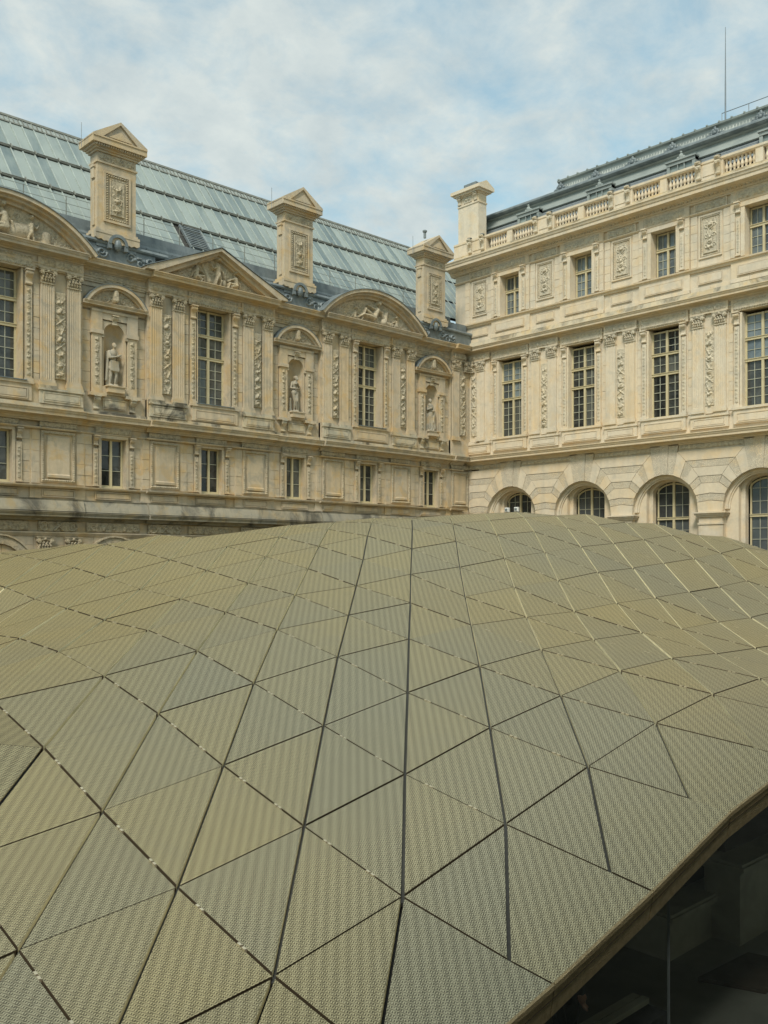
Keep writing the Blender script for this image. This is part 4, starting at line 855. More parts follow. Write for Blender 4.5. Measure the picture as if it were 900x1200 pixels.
TO = [(1.59, 5.08), (1.18, 4.62), (.85, 4.30), (.56, 3.89), (.42, 3.57)]; TL = [(1.80, 4.01), (1.46, 3.87), (1.25, 3.73), (.99, 3.52), (.83, 3.28)]
for a in RAX:
    for k in range(4):
        mat, dd = (VM, .05) if k % 2 else (SR, .07); o, i_, lo, li = TO[k], TO[k + 1], TL[k], TL[k + 1]; e = .008
        nm = 'rough_voussoir' if k % 2 else 'voussoir'
        sub(nm, ('vt', k), lambda: MB().prism([(-o[0] + e, o[1] - e), (-i_[0] + e, i_[1] + e), (i_[0] - e, i_[1] + e), (o[0] - e, o[1] - e)], -.05, dd).mesh('v'), mat, rw, (a, 0, 0))
        for s in (-1, 1):
            sub(nm, ('vl', k, s), lambda: MB().prism([(s * (o[0] + e), o[1] - e), (s * (lo[0] + .0), lo[1]), (s * (li[0] + e), li[1] + e), (s * (i_[0] + e), i_[1] + e)], -.05, dd - .004).mesh('v'), mat, rw, (a, 0, 0))
    sub('voussoir', ('v5',), lambda: MB().prism([(-.41, 3.56), (.41, 3.56), (.82, 3.27), (.70, 3.04), (0, 3.12), (-.70, 3.04), (-.82, 3.27)], -.05, .07).mesh('v'), SR, rw, (a, 0, 0))
    sub('rough_voussoir', ('v6',), lambda: MB().prism([(-.69, 3.02), (0, 3.10), (.69, 3.02), (.63, 2.72), (0, 2.80), (-.63, 2.72)], -.05, .05).mesh('v'), VM, rw, (a, 0, 0))
    sub('pier_stone', ('v7',), lambda: MB().prism([(-.62, 2.70), (0, 2.78), (.62, 2.70), (.58, 2.27), (-.58, 2.27)], -.05, .06).mesh('v'), SR, rw, (a, 0, 0))
    sub('impost', ('imp',), lambda: MB().box(-.66, .66, -.29, .10, 2.04, 2.12).box(-.72, .72, -.28, .16, 2.12, 2.20).box(-.78, .78, -.27, .22, 2.20, 2.26).mesh('i'), SR, rw, (a, 0, 0))
    sub('pier', ('pier',), lambda: MB().box(-.575, .575, -.1, .02, GZ, 1.70).box(-.60, .60, -.1, .06, 1.70, 1.78).box(-.56, .56, -.1, .03, 1.78, 2.04).mesh('p'), SR, rw, (a, 0, 0))
    frz(3.1, .25, 'RG', 7, CR, rw, (a, -.02, 5.28))
# straight courses
for nm, mb, mt in (('string_cornice', MB().ext(A0, A1, prof_cornice(.02, 5.38, 5.82, .56)), SR), ('dado', MB().box(A0, A1, -.3, .04, 5.82, 6.66), SR),
                   ('architrave', MB().ext(A0, A1, [(-.3, 11.08), (.06, 11.08), (.06, 11.15), (.09, 11.15), (.09, 11.24), (.13, 11.25), (.13, 11.29), (-.3, 11.29)]), SR),
                   ('frieze_course', MB().box(A0, A1, -.3, .05, 11.29, 11.485), SR), ('main_cornice', MB().ext(A0, A1, prof_cornice(.06, 11.48, 11.88, .56)), SR),
                   ('blocking_course', MB().ext(A0, A1, [(-.3, 11.86), (.30, 11.9), (.20, 12.0), (.16, 12.20), (-.3, 12.22)]), SRS),
                   ('sill_course', MB().ext(A0, A1, [(-.3, 13.10), (.08, 13.10), (.10, 13.18), (.18, 13.22), (.19, 13.28), (-.3, 13.31)]), SR),
                   ('lintel_course', MB().ext(A0, A1, [(-.3, 15.68), (.05, 15.68), (.12, 15.74), (.12, 15.77), (-.3, 15.78)]), SR),
                   ('crown_cornice', MB().ext(A0 - .25, A1, prof_cornice(.08, 16.18, 16.82, .72)), SR)):
    link(nm, mb, mt, rw)
dent = MB()
for t in np.arange(A0, A1, .21): dent.box(t, t + .11, .1, .30, 16.33, 16.42)
link('crown_dentils', dent, CR, rw, kind='stuff')
reg = []
for a in RAX: reg += [(a - 1.06, a - .86, 6.7, 10.5, .05), (a + .86, a + 1.06, 6.7, 10.5, .05)]
for a in RAX: reg += [(a - .95, a - .62, 13.33, 15.66, .05), (a + .62, a + .95, 13.33, 15.66, .05), (a - .95, a + .95, 12.22, 12.40, .05)]
for c in RWN: reg += [(c - 1.30, c - 1.08, 13.33, 15.66, .13), (c + 1.08, c + 1.30, 13.33, 15.66, .13), (c - 1.3, c + 1.3, 12.22, 12.40, .13)]
blocks(rw, reg, SR, 290)
for a in RAX:
    link('pilaster_backing', cached(('pbk', 'R'), lambda: MB().box(-.88, .88, 0, .08, 6.66, 11.10).mesh('b')), SR, rw, (a, 0, 0))
    if a == RAX[0]:
        p = sub('pilaster', ('pil', 'R'), lambda: fluted_mb(.53, 0, 3.84).mesh('pilaster'), SR, rw, (a + .27, -.08, 6.69)); sub('capital', ('cap', 'R'), lambda: capital_mb(.53, .56).mesh('c'), CR, p, (0, 0, 3.84))
        sub('carved_panel', ('troph', 'R', 1), lambda: relief(.46, 3.34, trophy_strokes(.46, 3.34, 1), 22, 170, .08, 0, .008, 1), CR, rw, (a - .27, -.10, 8.66))
        sub('capital', ('cap', 'R'), None, CR, rw, (a - .50, -.08, 10.53)); frz(1.3, .30, 'R', 1, CR, rw, (a, -.22, 11.34))
    else:
        pil_pair(rw, a, .08, 6.69, 10.53, 'R', SR, CR); frz(1.62, .30, 'R', 1, CR, rw, (a, -.22, 11.34))
    link('frieze_panel', cached(('fzp', 'R'), lambda: MB().box(-.9, .9, .08, .20, 11.12, 11.52).mesh('f')), SR, rw, (a, 0, 0))
    sub('pedestal', ('ped', 'R'), lambda: MB().box(-.90, .90, 0, .10, 0, .50).box(-.94, .94, 0, .15, .50, .58).box(-.90, -.20, 0, .12, .58, .69).box(.20, .90, 0, .12, .58, .69).mesh('p'), SR, rw, (a, -.06, 6.0))
    sub('sunk_panel', ('pedp', 'R'), lambda: panel_mb(1.5, .34, .035, .03).mesh('p'), SR, rw, (a, -.16, 6.25))
    # second floor between the windows
    if a > -33.5 or True:
        cc = a + (.12 if a == RAX[0] else 0)
        sub('panel_frame', ('pf', 'R'), lambda: panel_mb(1.10, 1.95, .07, .06, False).mesh('p'), SR, rw, (cc, -.0, 14.64))
        sub('carved_border', ('pfb', 'R'), lambda: relief(.96, 1.81, border_strokes(.96, 1.81, .05, .08), 70, 124, .03, 0, .003, clipf=lambda X, Z: (abs(X) > .40) | (abs(Z) > .82)), CR, rw, (cc, -.03, 14.64))
        sub('carved_panel', ('pc', 'R'), lambda: relief(.70, 1.56, trophy_strokes(.46, 1.4, 6) + border_strokes(.70, 1.56, .03, .07) + [q for s in (-1, 1) for z in (-.45, 0, .45) for q in spiral(s * .17, z, .11, 1.2, 0, s, .02)], 52, 112, .06, 0, .004), CR, rw, (cc, -.05, 14.64))
        frz(1.45, .34, 'R2', 8, CR, rw, (cc, -.09, 15.98)); link('frieze_backing', cached(('fb', 'R'), lambda: MB().box(-.8, .8, 0, .06, 15.77, 16.20).mesh('f')), SR, rw, (cc, 0, 0))
        sub('sunk_panel', ('sp2', 'R'), lambda: panel_mb(1.15, .44, .03, .025).mesh('p'), SR, rw, (cc, -.045, 12.74))
for c in RWN:
    ws = window_set(rw, c, .78, 6.78, TW(4.05), -.24, 'RW', M['glass_dark'])
    if c == RWN[0]: shade(ws, (2, 3, 4, 5), M['glass_pale'])
    if c == RWN[3]: shade(ws, (2, 3, 4, 5), M['glass_sky_tint'])
    for s in (-1, 1):
        link('window_reveal', cached(('rr', s), lambda: MB().box(s * .78, s * .88, -.3, .10, 6.72, 10.9).mesh('r')), SR, rw, (c, 0, 0))
        st = sub('jamb_strip', ('jamb', 'R'), lambda: MB().box(-.11, .11, 0, .10, 0, 3.45).box(-.14, .14, 0, .15, -.12, 0).mesh('j'), SR, rw, (c + s * 1.02, 0, 6.88))
        sub('carved_strip', ('jambr', 'R'), lambda: relief(.17, 3.3, frieze_rot(3.3, .15), 9, 120, .03, 0, .006), CR, st, (0, -.102, 1.72))
        sub('console', ('jcons', 'R'), lambda: console_mb(.22, .52, .22).mesh('c'), SR, rw, (c + s * 1.02, -.04, 10.36))
    sub('window_sill', ('sill', 'R'), lambda: MB().box(-1.20, 1.20, 0, .20, 0, .10).box(-1.14, 1.14, 0, .14, -.62, 0).mesh('s'), SR, rw, (c, -.02, 6.66))
    sub('sunk_panel', ('sillp', 'R'), lambda: panel_mb(1.98, .42, .04, .03).mesh('p'), SR, rw, (c, -.16, 6.30))
    sub('lintel_panel', ('lint', 'R'), lambda: MB().box(-1.25, 1.25, 0, .14, 0, .50).mesh('l'), SR, rw, (c, 0, 10.97))
    sub('carved_border', ('lintb', 'R'), lambda: relief(2.3, .44, border_strokes(2.3, .44, .06, .11), 124, 26, .03, 0, .004), CR, rw, (c, -.16, 11.22))
    # second floor window bays
    link('bay_backing', cached(('bb', 'R'), lambda: wall_with_holes(-1.30, 1.30, 12.22, 16.20, 0, .08, [(-.70, .70, 13.32, 15.51)]).mesh('b')), SR, rw, (c, 0, 0))
    window_set(rw, c, .61, 13.34, [(1.30, 3, 2), (.82, 1, 2)], -.34, 'R2', M['glass_pale'], mull=.05)
    link('window_surround', cached(('ws', 'R2'), lambda: MB().box(-.82, -.64, -.35, .15, 13.32, 15.50).box(.64, .82, -.35, .15, 13.32, 15.50).box(-.86, .86, -.3, .17, 15.48, 15.67).mesh('s')), SR, rw, (c, 0, 0))
    for s in (-1, 1):
        st = sub('jamb_strip', ('j2', 'R'), lambda: MB().box(-.10, .10, 0, .07, 0, 1.6).box(-.13, .13, 0, .10, -.05, 0).mesh('j'), SR, rw, (c + s * .94, -.08, 13.42))
        sub('carved_strip', ('j2r', 'R'), lambda: relief(.14, 1.45, frieze_rot(1.45, .12), 8, 52, .03, 0, .006), CR, st, (0, -.072, .8))
        sub('console', ('c2', 'R'), lambda: console_mb(.20, .40, .22).mesh('c'), SR, rw, (c + s * .94, -.08, 15.24))
    frz(2.1, .34, 'R2', 9, CR, rw, (c, -.15, 15.98)); link('frieze_backing', cached(('fb2', 'R'), lambda: MB().box(-1.28, 1.28, .08, .12, 15.78, 16.19).mesh('f')), SR, rw, (c, 0, 0))
    sub('sunk_panel', ('sp1', 'R'), lambda: panel_mb(1.95, .44, .03, .025).mesh('p'), SR, rw, (c, -.125, 12.74))

# balustrade
link('balustrade_base', MB().ext(A0, A1, [(-.45, 16.8), (.22, 16.8), (.22, 17.08), (.14, 17.14), (.14, 17.20), (-.30, 17.20)]), SRS, rw)
link('baluster_shade_strip', MB().box(A0 + 1.1, A1, -.70, -.45, 16.9, 17.78), M['shade_strip'], rw)  # added dark strip, stands in for shade in the gaps between balusters
link('balustrade_rail', MB().ext(A0, A1, [(-.25, 17.80), (.12, 17.80), (.17, 17.86), (.17, 17.96), (-.30, 17.99)]), SR, rw)
balm = MB().lathe([(.075, 0), (.075, .05), (.045, .07), (.05, .12), (.082, .20), (.078, .27), (.045, .38), (.038, .46), (.055, .50), (.055, .54), (.075, .56), (.075, .60)], n=8).mesh('baluster')
balm.materials.append(SR)
for c in RWN:
    sub('balustrade_die', ('die', 'R'), lambda: MB().box(-.17, .17, -.22, .13, 17.20, 17.80).mesh('d'), SR, rw, (c, 0, 0))
    for s in (-1, 1):
        if c == RWN[0] and s < 0: lim = 7
        else: lim = 8
        for i in range(lim): link('baluster', balm, SR, rw, (c + s * (.29 + i * .178), .03, 17.20))
for a in RAX:
    pc = sub('balustrade_pedestal', ('bp', 'R'), lambda: MB().box(-.66, .66, -.25, .16, 17.10, 17.80).box(-.28, .28, .16, .19, 17.28, 17.72).mesh('p'), SR, rw, (a, 0, 0))
    for s in (-1, 1):
        sub('scroll_bracket', ('sb', 'R'), lambda: console_mb(.20, .66, .20).ball((0, -.20, .74), .13, 8, 6, (1.2, .8, .5)).ball((0, -.25, .45), .05, 6, 5).mesh('s'), CR, pc, (s * .46, -.15, 17.18))
        sub('lead_cap', ('lcap', 'R'), lambda: MB().ball((0, -.24, 18.02), .13, 8, 6, (1.2, 1, .35)).mesh('s'), LD, pc, (s * .46, 0, 0))
    sub('outlet', ('out', 'R'), lambda: MB().box(-.16, .16, .15, .24, 16.90, 17.06).mesh('o'), LD, rw, (a, 0, 0))
link('corner_block', MB().box(A0, A0 + 1.1, -.9, .135, 17.19, 17.82), SR, rw)

# chimney on the corner
ch = link('chimney', MB().box(-35.42, -33.92, -.82, -.14, 17.8, 20.1).box(-35.46, -33.88, -.86, -.10, 20.1, 20.18).box(-35.42, -33.92, -.82, -.14, 20.18, 20.62).box(-35.48, -33.86, -.88, -.08, 20.62, 20.70).box(-35.62, -33.72, -1.02, .06, 20.70, 20.80)
          .box(-35.74, -33.60, -1.14, .18, 20.80, 20.98).ext(-35.74, -33.60, [(.18, 20.98), (-.48, 21.30), (-1.14, 20.98)]), SR, rw)
for t in (-35.30, -34.1): sub('console', ('chc',), lambda: console_mb(.20, .40, .14).mesh('c'), CR, ch, (t, .14, 20.22))
sub('carved_panel', ('chp',), lambda: relief(.62, .34, border_strokes(.62, .34, .03, .06) + leafy(-.1, 0, .13, np.random.RandomState(1), 7) + leafy(.12, 0, .12, np.random.RandomState(2), 7), 40, 22, .05), CR, ch, (-34.7, .12, 20.40))
link('flue_tops', MB().box(-35.2, -34.3, -.62, -.36, 21.1, 21.42), LD, ch)

# mansard
mr = empty('mansard_roof'); mr.parent = rw
E0 = -35.0
mb = MB()
def strip(m, segs, t0a, t0b, t1):                # sloping strip (d,z)->(d,z) with slanted left end
    (da, za), (db, zb_) = segs; m.add([(t0a, -da, za), (t1, -da, za), (t1, -db, zb_), (t0b, -db, zb_)], [(0, 1, 2, 3)])
sl_rows = 14
for k in range(sl_rows):                          # slate courses, each lapping the one below
    za, zb_ = 16.9 + 2.2 * k / sl_rows, 16.9 + 2.2 * (k + 1) / sl_rows; da, db = -1.0 - .86 * k / sl_rows, -1.0 - .86 * (k + 1) / sl_rows
    strip(mb, ((da + .02, za), (db, zb_ + .01)), E0, E0, A1); strip(mb, ((da + .02, za), (da - .01, za - .005)), E0, E0, A1)
mb.add([(E0, 1.0, 16.9), (E0, 1.86, 19.1), (E0, 9, 19.1), (E0, 9, 16.9)], [(0, 1, 2, 3)])
link('slate_slope', mb.mesh('slate', True), M['slate'], mr)
link('lead_band', MB().ext(E0 - .02, A1, [(-1.80, 19.08), (-1.74, 19.12), (-1.78, 19.24), (-1.88, 19.28), (-2.02, 19.62), (-1.94, 19.66), (-1.9, 19.72), (-3.2, 19.74)]), M['lead_pale'], mr)
link('roof_cornice', MB().ext(E0 - .12, A1, [(-1.92, 19.70), (-1.78, 19.74), (-1.72, 19.82), (-1.74, 19.90), (-1.86, 19.96), (-1.90, 20.02), (-2.05, 20.06), (-3.4, 20.22)]), M['lead'], mr)
link('hip_ornament', MB().ext(E0 - .10, E0 + .10, [(-1.0, 16.95), (-.85, 17.0), (-1.25, 18.2), (-1.55, 19.0), (-1.45, 19.35), (-1.75, 19.75), (-2.1, 19.7), (-1.8, 18.9)]).cyl((E0 - .14, 1.42, 19.45), (E0 + .14, 1.42, 19.45), .14, 10).cyl((E0 - .14, .98, 17.1), (E0 + .14, .98, 17.1), .12, 10), LD, mr)
mb = MB().ext(-30.55, A1, [(-2.95, 20.10), (-2.80, 20.16), (-2.84, 20.30), (-2.98, 20.62), (-2.96, 20.86), (-2.84, 20.92), (-2.82, 21.0), (-3.05, 21.06), (-6.0, 21.10), (-6.0, 20.1)])
link('upper_roof', mb, M['lead_pale'], mr)
mb = MB()
for t in np.arange(-30.45, A1, .16): mb.cyl((t, 2.87, 20.28), (t, 3.005, 20.72), .028, 5)
link('roof_fluting', mb, M['lead_pale'], mr, kind='stuff')
mb = MB()
for t in np.arange(-30.5, A1, .62): mb.box(t, t + .08, -3.1, -2.80, 21.0, 21.065)
link('roof_seams', mb, M['lead_pale'], mr, kind='stuff')
ros = MB()
for k in range(9): a = k / 9 * 6.283; ros.ball((.20 * math.cos(a), -.08, .17 * math.sin(a)), .12, 6, 5, (1, .8, 1))
ros.ball((0, -.14, 0), .13, 7, 5); ros.ball((-.36, -.02, -.06), .12, 6, 5, (1.6, .6, .8)); ros.ball((.36, -.02, -.06), .12, 6, 5, (1.6, .6, .8)); ros.ball((0, -.04, .28), .10, 6, 5); rosm = ros.mesh('rosette', smooth=True)
for k in range(10): link('rosette', rosm, LD, mr, (-30.35 + 2.24 * k, 2.90, 20.56)).scale = (.85, .6, .85)
for c in RWN:
    d = link('skylight', cached(('dorm',), lambda: (MB().box(-.74, -.58, -2.1, -1.22, 17.2, 18.72).box(.58, .74, -2.1, -1.22, 17.2, 18.72).box(-.74, .74, -2.1, -1.20, 18.58, 18.74).box(-.80, .80, -2.2, -1.14, 18.74, 18.82).box(-.19, -.15, -1.3, -1.22, 17.3, 18.58).box(.15, .19, -1.3, -1.22, 17.3, 18.58)
        .ball((0, 1.25, 18.92), .12, 7, 6, (1, .7, 1.3)).ball((-.15, 1.25, 18.86), .08, 6, 5).ball((.15, 1.25, 18.86), .08, 6, 5).ball((0, 1.25, 19.12), .06, 6, 5)).mesh('d')), M['lead_pale'], mr, (c, .26, .44))
    for t in (-.385, 0, .385): sub('pane', ('dp', t == 0), lambda: MB().box(-.19 if t else -.145, .19 if t else .145, -1.34, -1.30, 17.3, 18.58).mesh('p'), M['roof_glass'], d, (t, 0, 0))
mr2 = link('roof_railing', (lambda m: [m.cyl((t, 4.0, 21.05), (t, 4.0, 21.95), .02, 5) for t in np.arange(-21.6, A1, 1.35)] and m.cyl((-21.6, 4.0, 21.95), (A1, 4.0, 21.95), .022, 5).cyl((-21.6, 4.0, 21.5), (A1, 4.0, 21.5), .016, 5))(MB()), M['mast'], mr)
link('lightning_mast', MB().cyl((-21.42, 4.0, 21.0), (-21.42, 4.0, 23.4), .045, 6, .035).cyl((-21.42, 4.0, 23.4), (-21.42, 4.0, 26.1), .032, 6, .014).box(-21.50, -21.34, -4.08, -3.92, 21.05, 21.3), M['mast'], mr)
# lead work in the angle of the two roofs
link('valley_flashing', MB().box(38.2, 39.05, -2.6, -1.2, 12.9, 13.5).box(38.55, 39.08, -2.1, -1.9, 13.5, 14.9).box(38.2, 39.0, -.8, .0, 12.9, 13.25).box(37.6, 37.68, -1.6, -.6, 12.9, 13.9), LD, wing)

# two small floodlights on the sill of the first arched window
for k, y in enumerate((31.85, 31.20)):
    f = link('floodlight', MB().box(-.13, .13, -.02, .10, 0, .24).box(-.10, .10, .10, .13, .03, .20), M['white'], None, (XC + .15, y, 2.72), label=('left' if k == 0 else 'right') + ' one of the two small white floodlights in the arched window nearest the corner', category='floodlight', group='floodlights in the arched window')
    f.rotation_euler = (0, 0, R_(-90)); link('bracket', MB().box(-.02, .02, -.05, .02, -.30, .02), M['mast'], f); link('lens', MB().box(-.08, .08, .13, .135, .05, .18), M['glass_pale'], f)
link('window_bench', cached(('wb',), lambda: MB().box(-1.1, 1.1, -.55, -.30, 2.30, 2.42).mesh('w')), SR, rw, (-31.5, 0, 0))

# ================================================================ FIGURES
def body(prims, voxel, name):
    mb = MB()
    for p in prims:
        if p[0] == 'c':
            _, a, b_, r0, r1 = p; mb.cyl(a, b_, r0, 10, r1); mb.ball(a, r0, 10, 8); mb.ball(b_, r1, 10, 8)
        else: mb.ball(p[1], 1.0, 14, 10, p[2])
    me = mb.mesh(name); o = bpy.data.objects.new('tmp', me); scene.collection.objects.link(o)
    md = o.modifiers.new('r', 'REMESH'); md.mode = 'VOXEL'; md.voxel_size = voxel
    ms = o.modifiers.new('s', 'SMOOTH'); ms.iterations = 3; ms.factor = .5
    dg = bpy.context.evaluated_depsgraph_get(); out = bpy.data.meshes.new_from_object(o.evaluated_get(dg)); bpy.data.objects.remove(o)
    out.materials.clear(); out.polygons.foreach_set('use_smooth', [True] * len(out.polygons)); out.name = name; return out
def head(c, tilt=(0, 0), r=.095):
    x, y, z = c; tx, ty = tilt
    return [('e', (x, y, z), (r * .80, r * .95, r * 1.22)), ('e', (x + tx * .5, y - r * .55 + ty, z - r * .55), (r * .55, r * .5, r * .55)), ('e', (x + tx, y - r * 1.02, z - r * .15), (.012, .022, .022)),
            ('e', (x, y + r * .25, z + r * .35), (r * .92, r * .95, r * 1.0)), ('c', (x, y + .01, z - r * 1.0), (x, y + .02, z - r * 2.0), .048, .055), ('e', (x + r * .8, y, z - r * .1), (.014, .02, .03)), ('e', (x - r * .8, y, z - r * .1), (.014, .02, .03))]
def hand(w, d, s=1.0, up=(0, -1, 0)):
    """palm plus five separate fingers; w wrist, d direction unit-ish"""
    w, d = Vector(w), Vector(d).normalized(); sd = d.cross(Vector(up)).normalized(); n = sd.cross(d); out = [('c', w, w + d * .07 * s, .026 * s, .034 * s), ('c', w + sd * .02 * s, w + sd * .024 * s + d * .08 * s, .018 * s, .016 * s), ('c', w - sd * .02 * s, w - sd * .024 * s + d * .08 * s, .018 * s, .016 * s)]
    for i, (o, l) in enumerate(((-.030, .062), (-.010, .075), (.010, .072), (.029, .055))):
        a = w + d * .088 * s + sd * o * s; b_ = a + (d * l * .5 + n * .008) * s; c = b_ + (d * l * .45 + n * .022) * s
        out += [('c', a, b_, .0095 * s, .009 * s), ('c', b_, c, .009 * s, .0075 * s)]
    a = w + d * .03 * s - sd * .032 * s; b_ = a + (d * .03 - sd * .022 + n * .012) * s; out += [('c', a, b_, .012 * s, .011 * s), ('c', b_, b_ + (d * .028 - sd * .002 + n * .008) * s, .011 * s, .009 * s)]
    return out
BASE = [('e', (0, 0, .03), (.30, .22, .05)), ('e', (0, 0, .00), (.31, .23, .05))]
def folds(x0, x1, y, z0, z1, n, r, dx=0.0):
    return [('c', (x0 + (x1 - x0) * i / (n - 1) + dx * .5, y + .012 * (i % 2), z1), (x0 + (x1 - x0) * i / (n - 1) * 1.0 + dx * random.uniform(-1, 1), y - .01 * (i % 2), z0), r * .7, r) for i in range(n)]
# first statue: tunic to the knees, long cloak, arms folded, bare legs
s1 = BASE + head((.04, -.03, 1.66), (.03, 0)) + [('e', (0, 0, 1.33), (.17, .12, .19)), ('e', (0, 0, 1.12), (.14, .11, .14)), ('e', (0, .0, .86), (.19, .14, .24)), ('e', (0, 0, .74), (.21, .15, .16)),
    ('c', (-.17, 0, 1.40), (-.19, -.10, 1.14), .065, .052), ('c', (-.19, -.10, 1.14), (.05, -.20, 1.20), .05, .038), ('c', (.17, 0, 1.40), (.22, -.07, 1.17), .065, .052), ('c', (.22, -.07, 1.17), (.12, -.20, 1.24), .05, .038),
    ('c', (-.09, 0, .68), (-.11, -.02, .42), .075, .058), ('c', (-.11, -.02, .42), (-.12, .02, .11), .058, .036), ('c', (-.12, .02, .08), (-.15, -.12, .07), .035, .03), ('c', (.09, -.02, .68), (.10, -.07, .42), .075, .058), ('c', (.10, -.07, .42), (.07, -.02, .11), .058, .036), ('c', (.07, -.02, .08), (.12, -.15, .07), .035, .03)]
s1 += hand((.05, -.20, 1.20), (1, -.2, .25), 1) + hand((.13, -.20, 1.24), (.7, -.3, .3), 1) + folds(-.19, .19, -.13, .62, 1.02, 8, .030) + folds(-.24, .24, .11, .12, 1.40, 9, .05) + [('c', (-.22, .0, 1.38), (-.28, .06, .25), .05, .065), ('c', (.22, .05, 1.3), (.26, .08, .3), .04, .05), ('e', (0, -.05, 1.02), (.17, .10, .03))]
# second statue: nude woman, arms across the body, one knee crossed before the other, cloth and stump at her side
s2 = BASE + head((.06, -.06, 1.60), (.03, -.01)) + [('e', (.06, .04, 1.64), (.08, .10, .10)), ('e', (0, 0, 1.32), (.145, .105, .17)), ('e', (-.05, -.10, 1.33), (.05, .045, .05)), ('e', (.07, -.10, 1.33), (.05, .045, .05)), ('e', (0, 0, 1.13), (.115, .09, .12)), ('e', (-.01, .0, .93), (.175, .13, .16)),
    ('c', (-.15, 0, 1.40), (-.24, -.02, 1.12), .052, .042), ('c', (-.24, -.02, 1.12), (-.02, -.17, 1.10), .04, .03), ('c', (.15, 0, 1.40), (.20, -.09, 1.18), .052, .042), ('c', (.20, -.09, 1.18), (.06, -.19, 1.34), .04, .03),
    ('c', (-.07, 0, .88), (-.02, -.04, .50), .095, .062), ('c', (-.02, -.04, .50), (-.03, .0, .11), .062, .036), ('c', (.09, -.02, .88), (.05, -.14, .52), .095, .062), ('c', (.05, -.14, .52), (.10, -.02, .14), .058, .034), ('c', (-.03, .0, .08), (-.06, -.14, .07), .034, .028), ('c', (.10, -.03, .10), (.10, -.16, .07), .034, .028)]
s2 += hand((-.02, -.17, 1.10), (1, -.1, .1), .95) + hand((.06, -.19, 1.34), (-.8, -.1, .4), .95) + folds(.12, .24, .02, .14, .95, 4, .04) + [('c', (-.20, .10, .05), (-.19, .08, .62), .07, .06), ('c', (-.12, .1, .05), (-.14, .1, .5), .05, .04)]
# third statue: long robe with a mantle gathered on one arm
s3 = BASE + head((-.02, -.03, 1.64), (-.02, 0)) + [('e', (0, 0, 1.32), (.16, .12, .19)), ('e', (0, 0, 1.10), (.14, .11, .14)), ('e', (0, .0, .86), (.18, .14, .22)), ('c', (-.01, 0, .9), (.02, -.01, .14), .16, .19),
    ('c', (-.16, 0, 1.40), (-.24, -.05, 1.14), .06, .05), ('c', (-.24, -.05, 1.14), (-.06, -.19, 1.22), .048, .036), ('c', (.16, 0, 1.40), (.22, -.06, 1.13), .06, .05), ('c', (.22, -.06, 1.13), (.08, -.19, 1.06), .048, .036), ('c', (.14, -.12, .78), (.08, -.16, .45), .07, .05)]
s3 += hand((-.06, -.19, 1.22), (.6, -.1, .8), 1) + hand((.08, -.19, 1.06), (-1, -.1, .1), 1) + folds(-.17, .19, -.13, .12, .80, 8, .038, .04) + folds(-.2, .2, .08, .12, 1.3, 7, .05) + [('c', (-.19, -.08, 1.42), (.22, -.12, .92), .045, .05), ('c', (-.17, -.09, 1.32), (.20, -.14, .84), .03, .035), ('c', (.22, -.1, 1.05), (.25, -.06, .35), .055, .045), ('c', (-.05, -.14, .1), (-.06, -.2, .08), .035, .03), ('c', (.09, -.14, .1), (.11, -.2, .08), .035, .03)]
for c, pr, lb in zip(NICH, (s1, s2, s3), ('stone statue in a knee-length tunic and long cloak, in the leftmost niche', 'stone statue of a nude woman with arms across her body, in the middle niche', 'stone statue of a figure in a long draped robe, in the niche nearest the corner')):
    o = link('statue', body(pr, .022, 'statue'), M['statue'], None, (c, YC - .02, 7.045), label=lb, category='statue', group='statues in the niches of the left-hand wing')
    o.rotation_euler = (0, 0, R_({0: 8, 1: 0, 2: -6}[NICH.index(c)]))

# ================================================================ CANOPY
can = empty('canopy', (18, 16, GZ), label='undulating gold and silver metal mesh canopy of triangular panels filling the courtyard', category='canopy')
can.location = (0, 0, 0)
def P2(i, j): return (LO[0] + i * LA[0] + j * LB[0], LO[1] + i * LA[1] + j * LB[1])
ND = dict(NODES)
# beyond the crest each row keeps bending down at the rate measured on its last three nodes
pseudo = {}
for i in range(-8, 10):
    js = sorted(j for (a, j) in ND if a == i)
    if len(js) < 3: continue
    z = [ND[(i, js[k])][2] for k in range(3)]; s1_, s2_ = z[0] - z[1], z[1] - z[2]; cv = max(min(s1_ - s2_, -.05), -.12); zz, ss = z[0], s1_
    dep = lambda q: q[0] * .6866 + q[1] * .7270
    sl_ = z[0] / dep(ND[(i, js[0])])
    for k in range(1, 6):
        ss += cv; zz += ss; q = P2(i, js[0] - k); pseudo[(i, js[0] - k)] = q + (max(min(zz, (sl_ - .0015 * k) * dep(q) - .02), -1.2),)
for j in range(1, -4, -1):
    is_ = sorted(i for (i, b_) in ND if b_ == j)
    if len(is_) < 3 or is_[0] > -4: continue
    z = [ND[(is_[k], j)][2] for k in range(3)]; s1_, s2_ = z[0] - z[1], z[1] - z[2]; cv = max(min(s1_ - s2_, -.04), -.10); zz, ss = z[0], s1_
    sl_ = z[0] / dep(ND[(is_[0], j)])
    for k in range(1, 5):
        ss += cv; zz += ss; q = P2(is_[0] - k, j); pseudo.setdefault((is_[0] - k, j), q + (max(min(zz, .6), -1.6),))
known = {**pseudo, **ND}
KP = np.array([known[k] for k in known]); 
def tps_fit(P, lam=0.0):
    n = len(P); d = np.hypot(P[:, None, 0] - P[None, :, 0], P[:, None, 1] - P[None, :, 1]); K = np.where(d > 0, d * d * np.log(d + 1e-12), 0) + lam * np.eye(n)
    A = np.zeros((n + 3, n + 3)); A[:n, :n] = K; A[:n, n] = A[n, :n] = 1; A[:n, n + 1:n + 3] = P[:, :2]; A[n + 1:n + 3, :n] = P[:, :2].T
    return np.linalg.solve(A, np.concatenate([P[:, 2], [0, 0, 0]]))
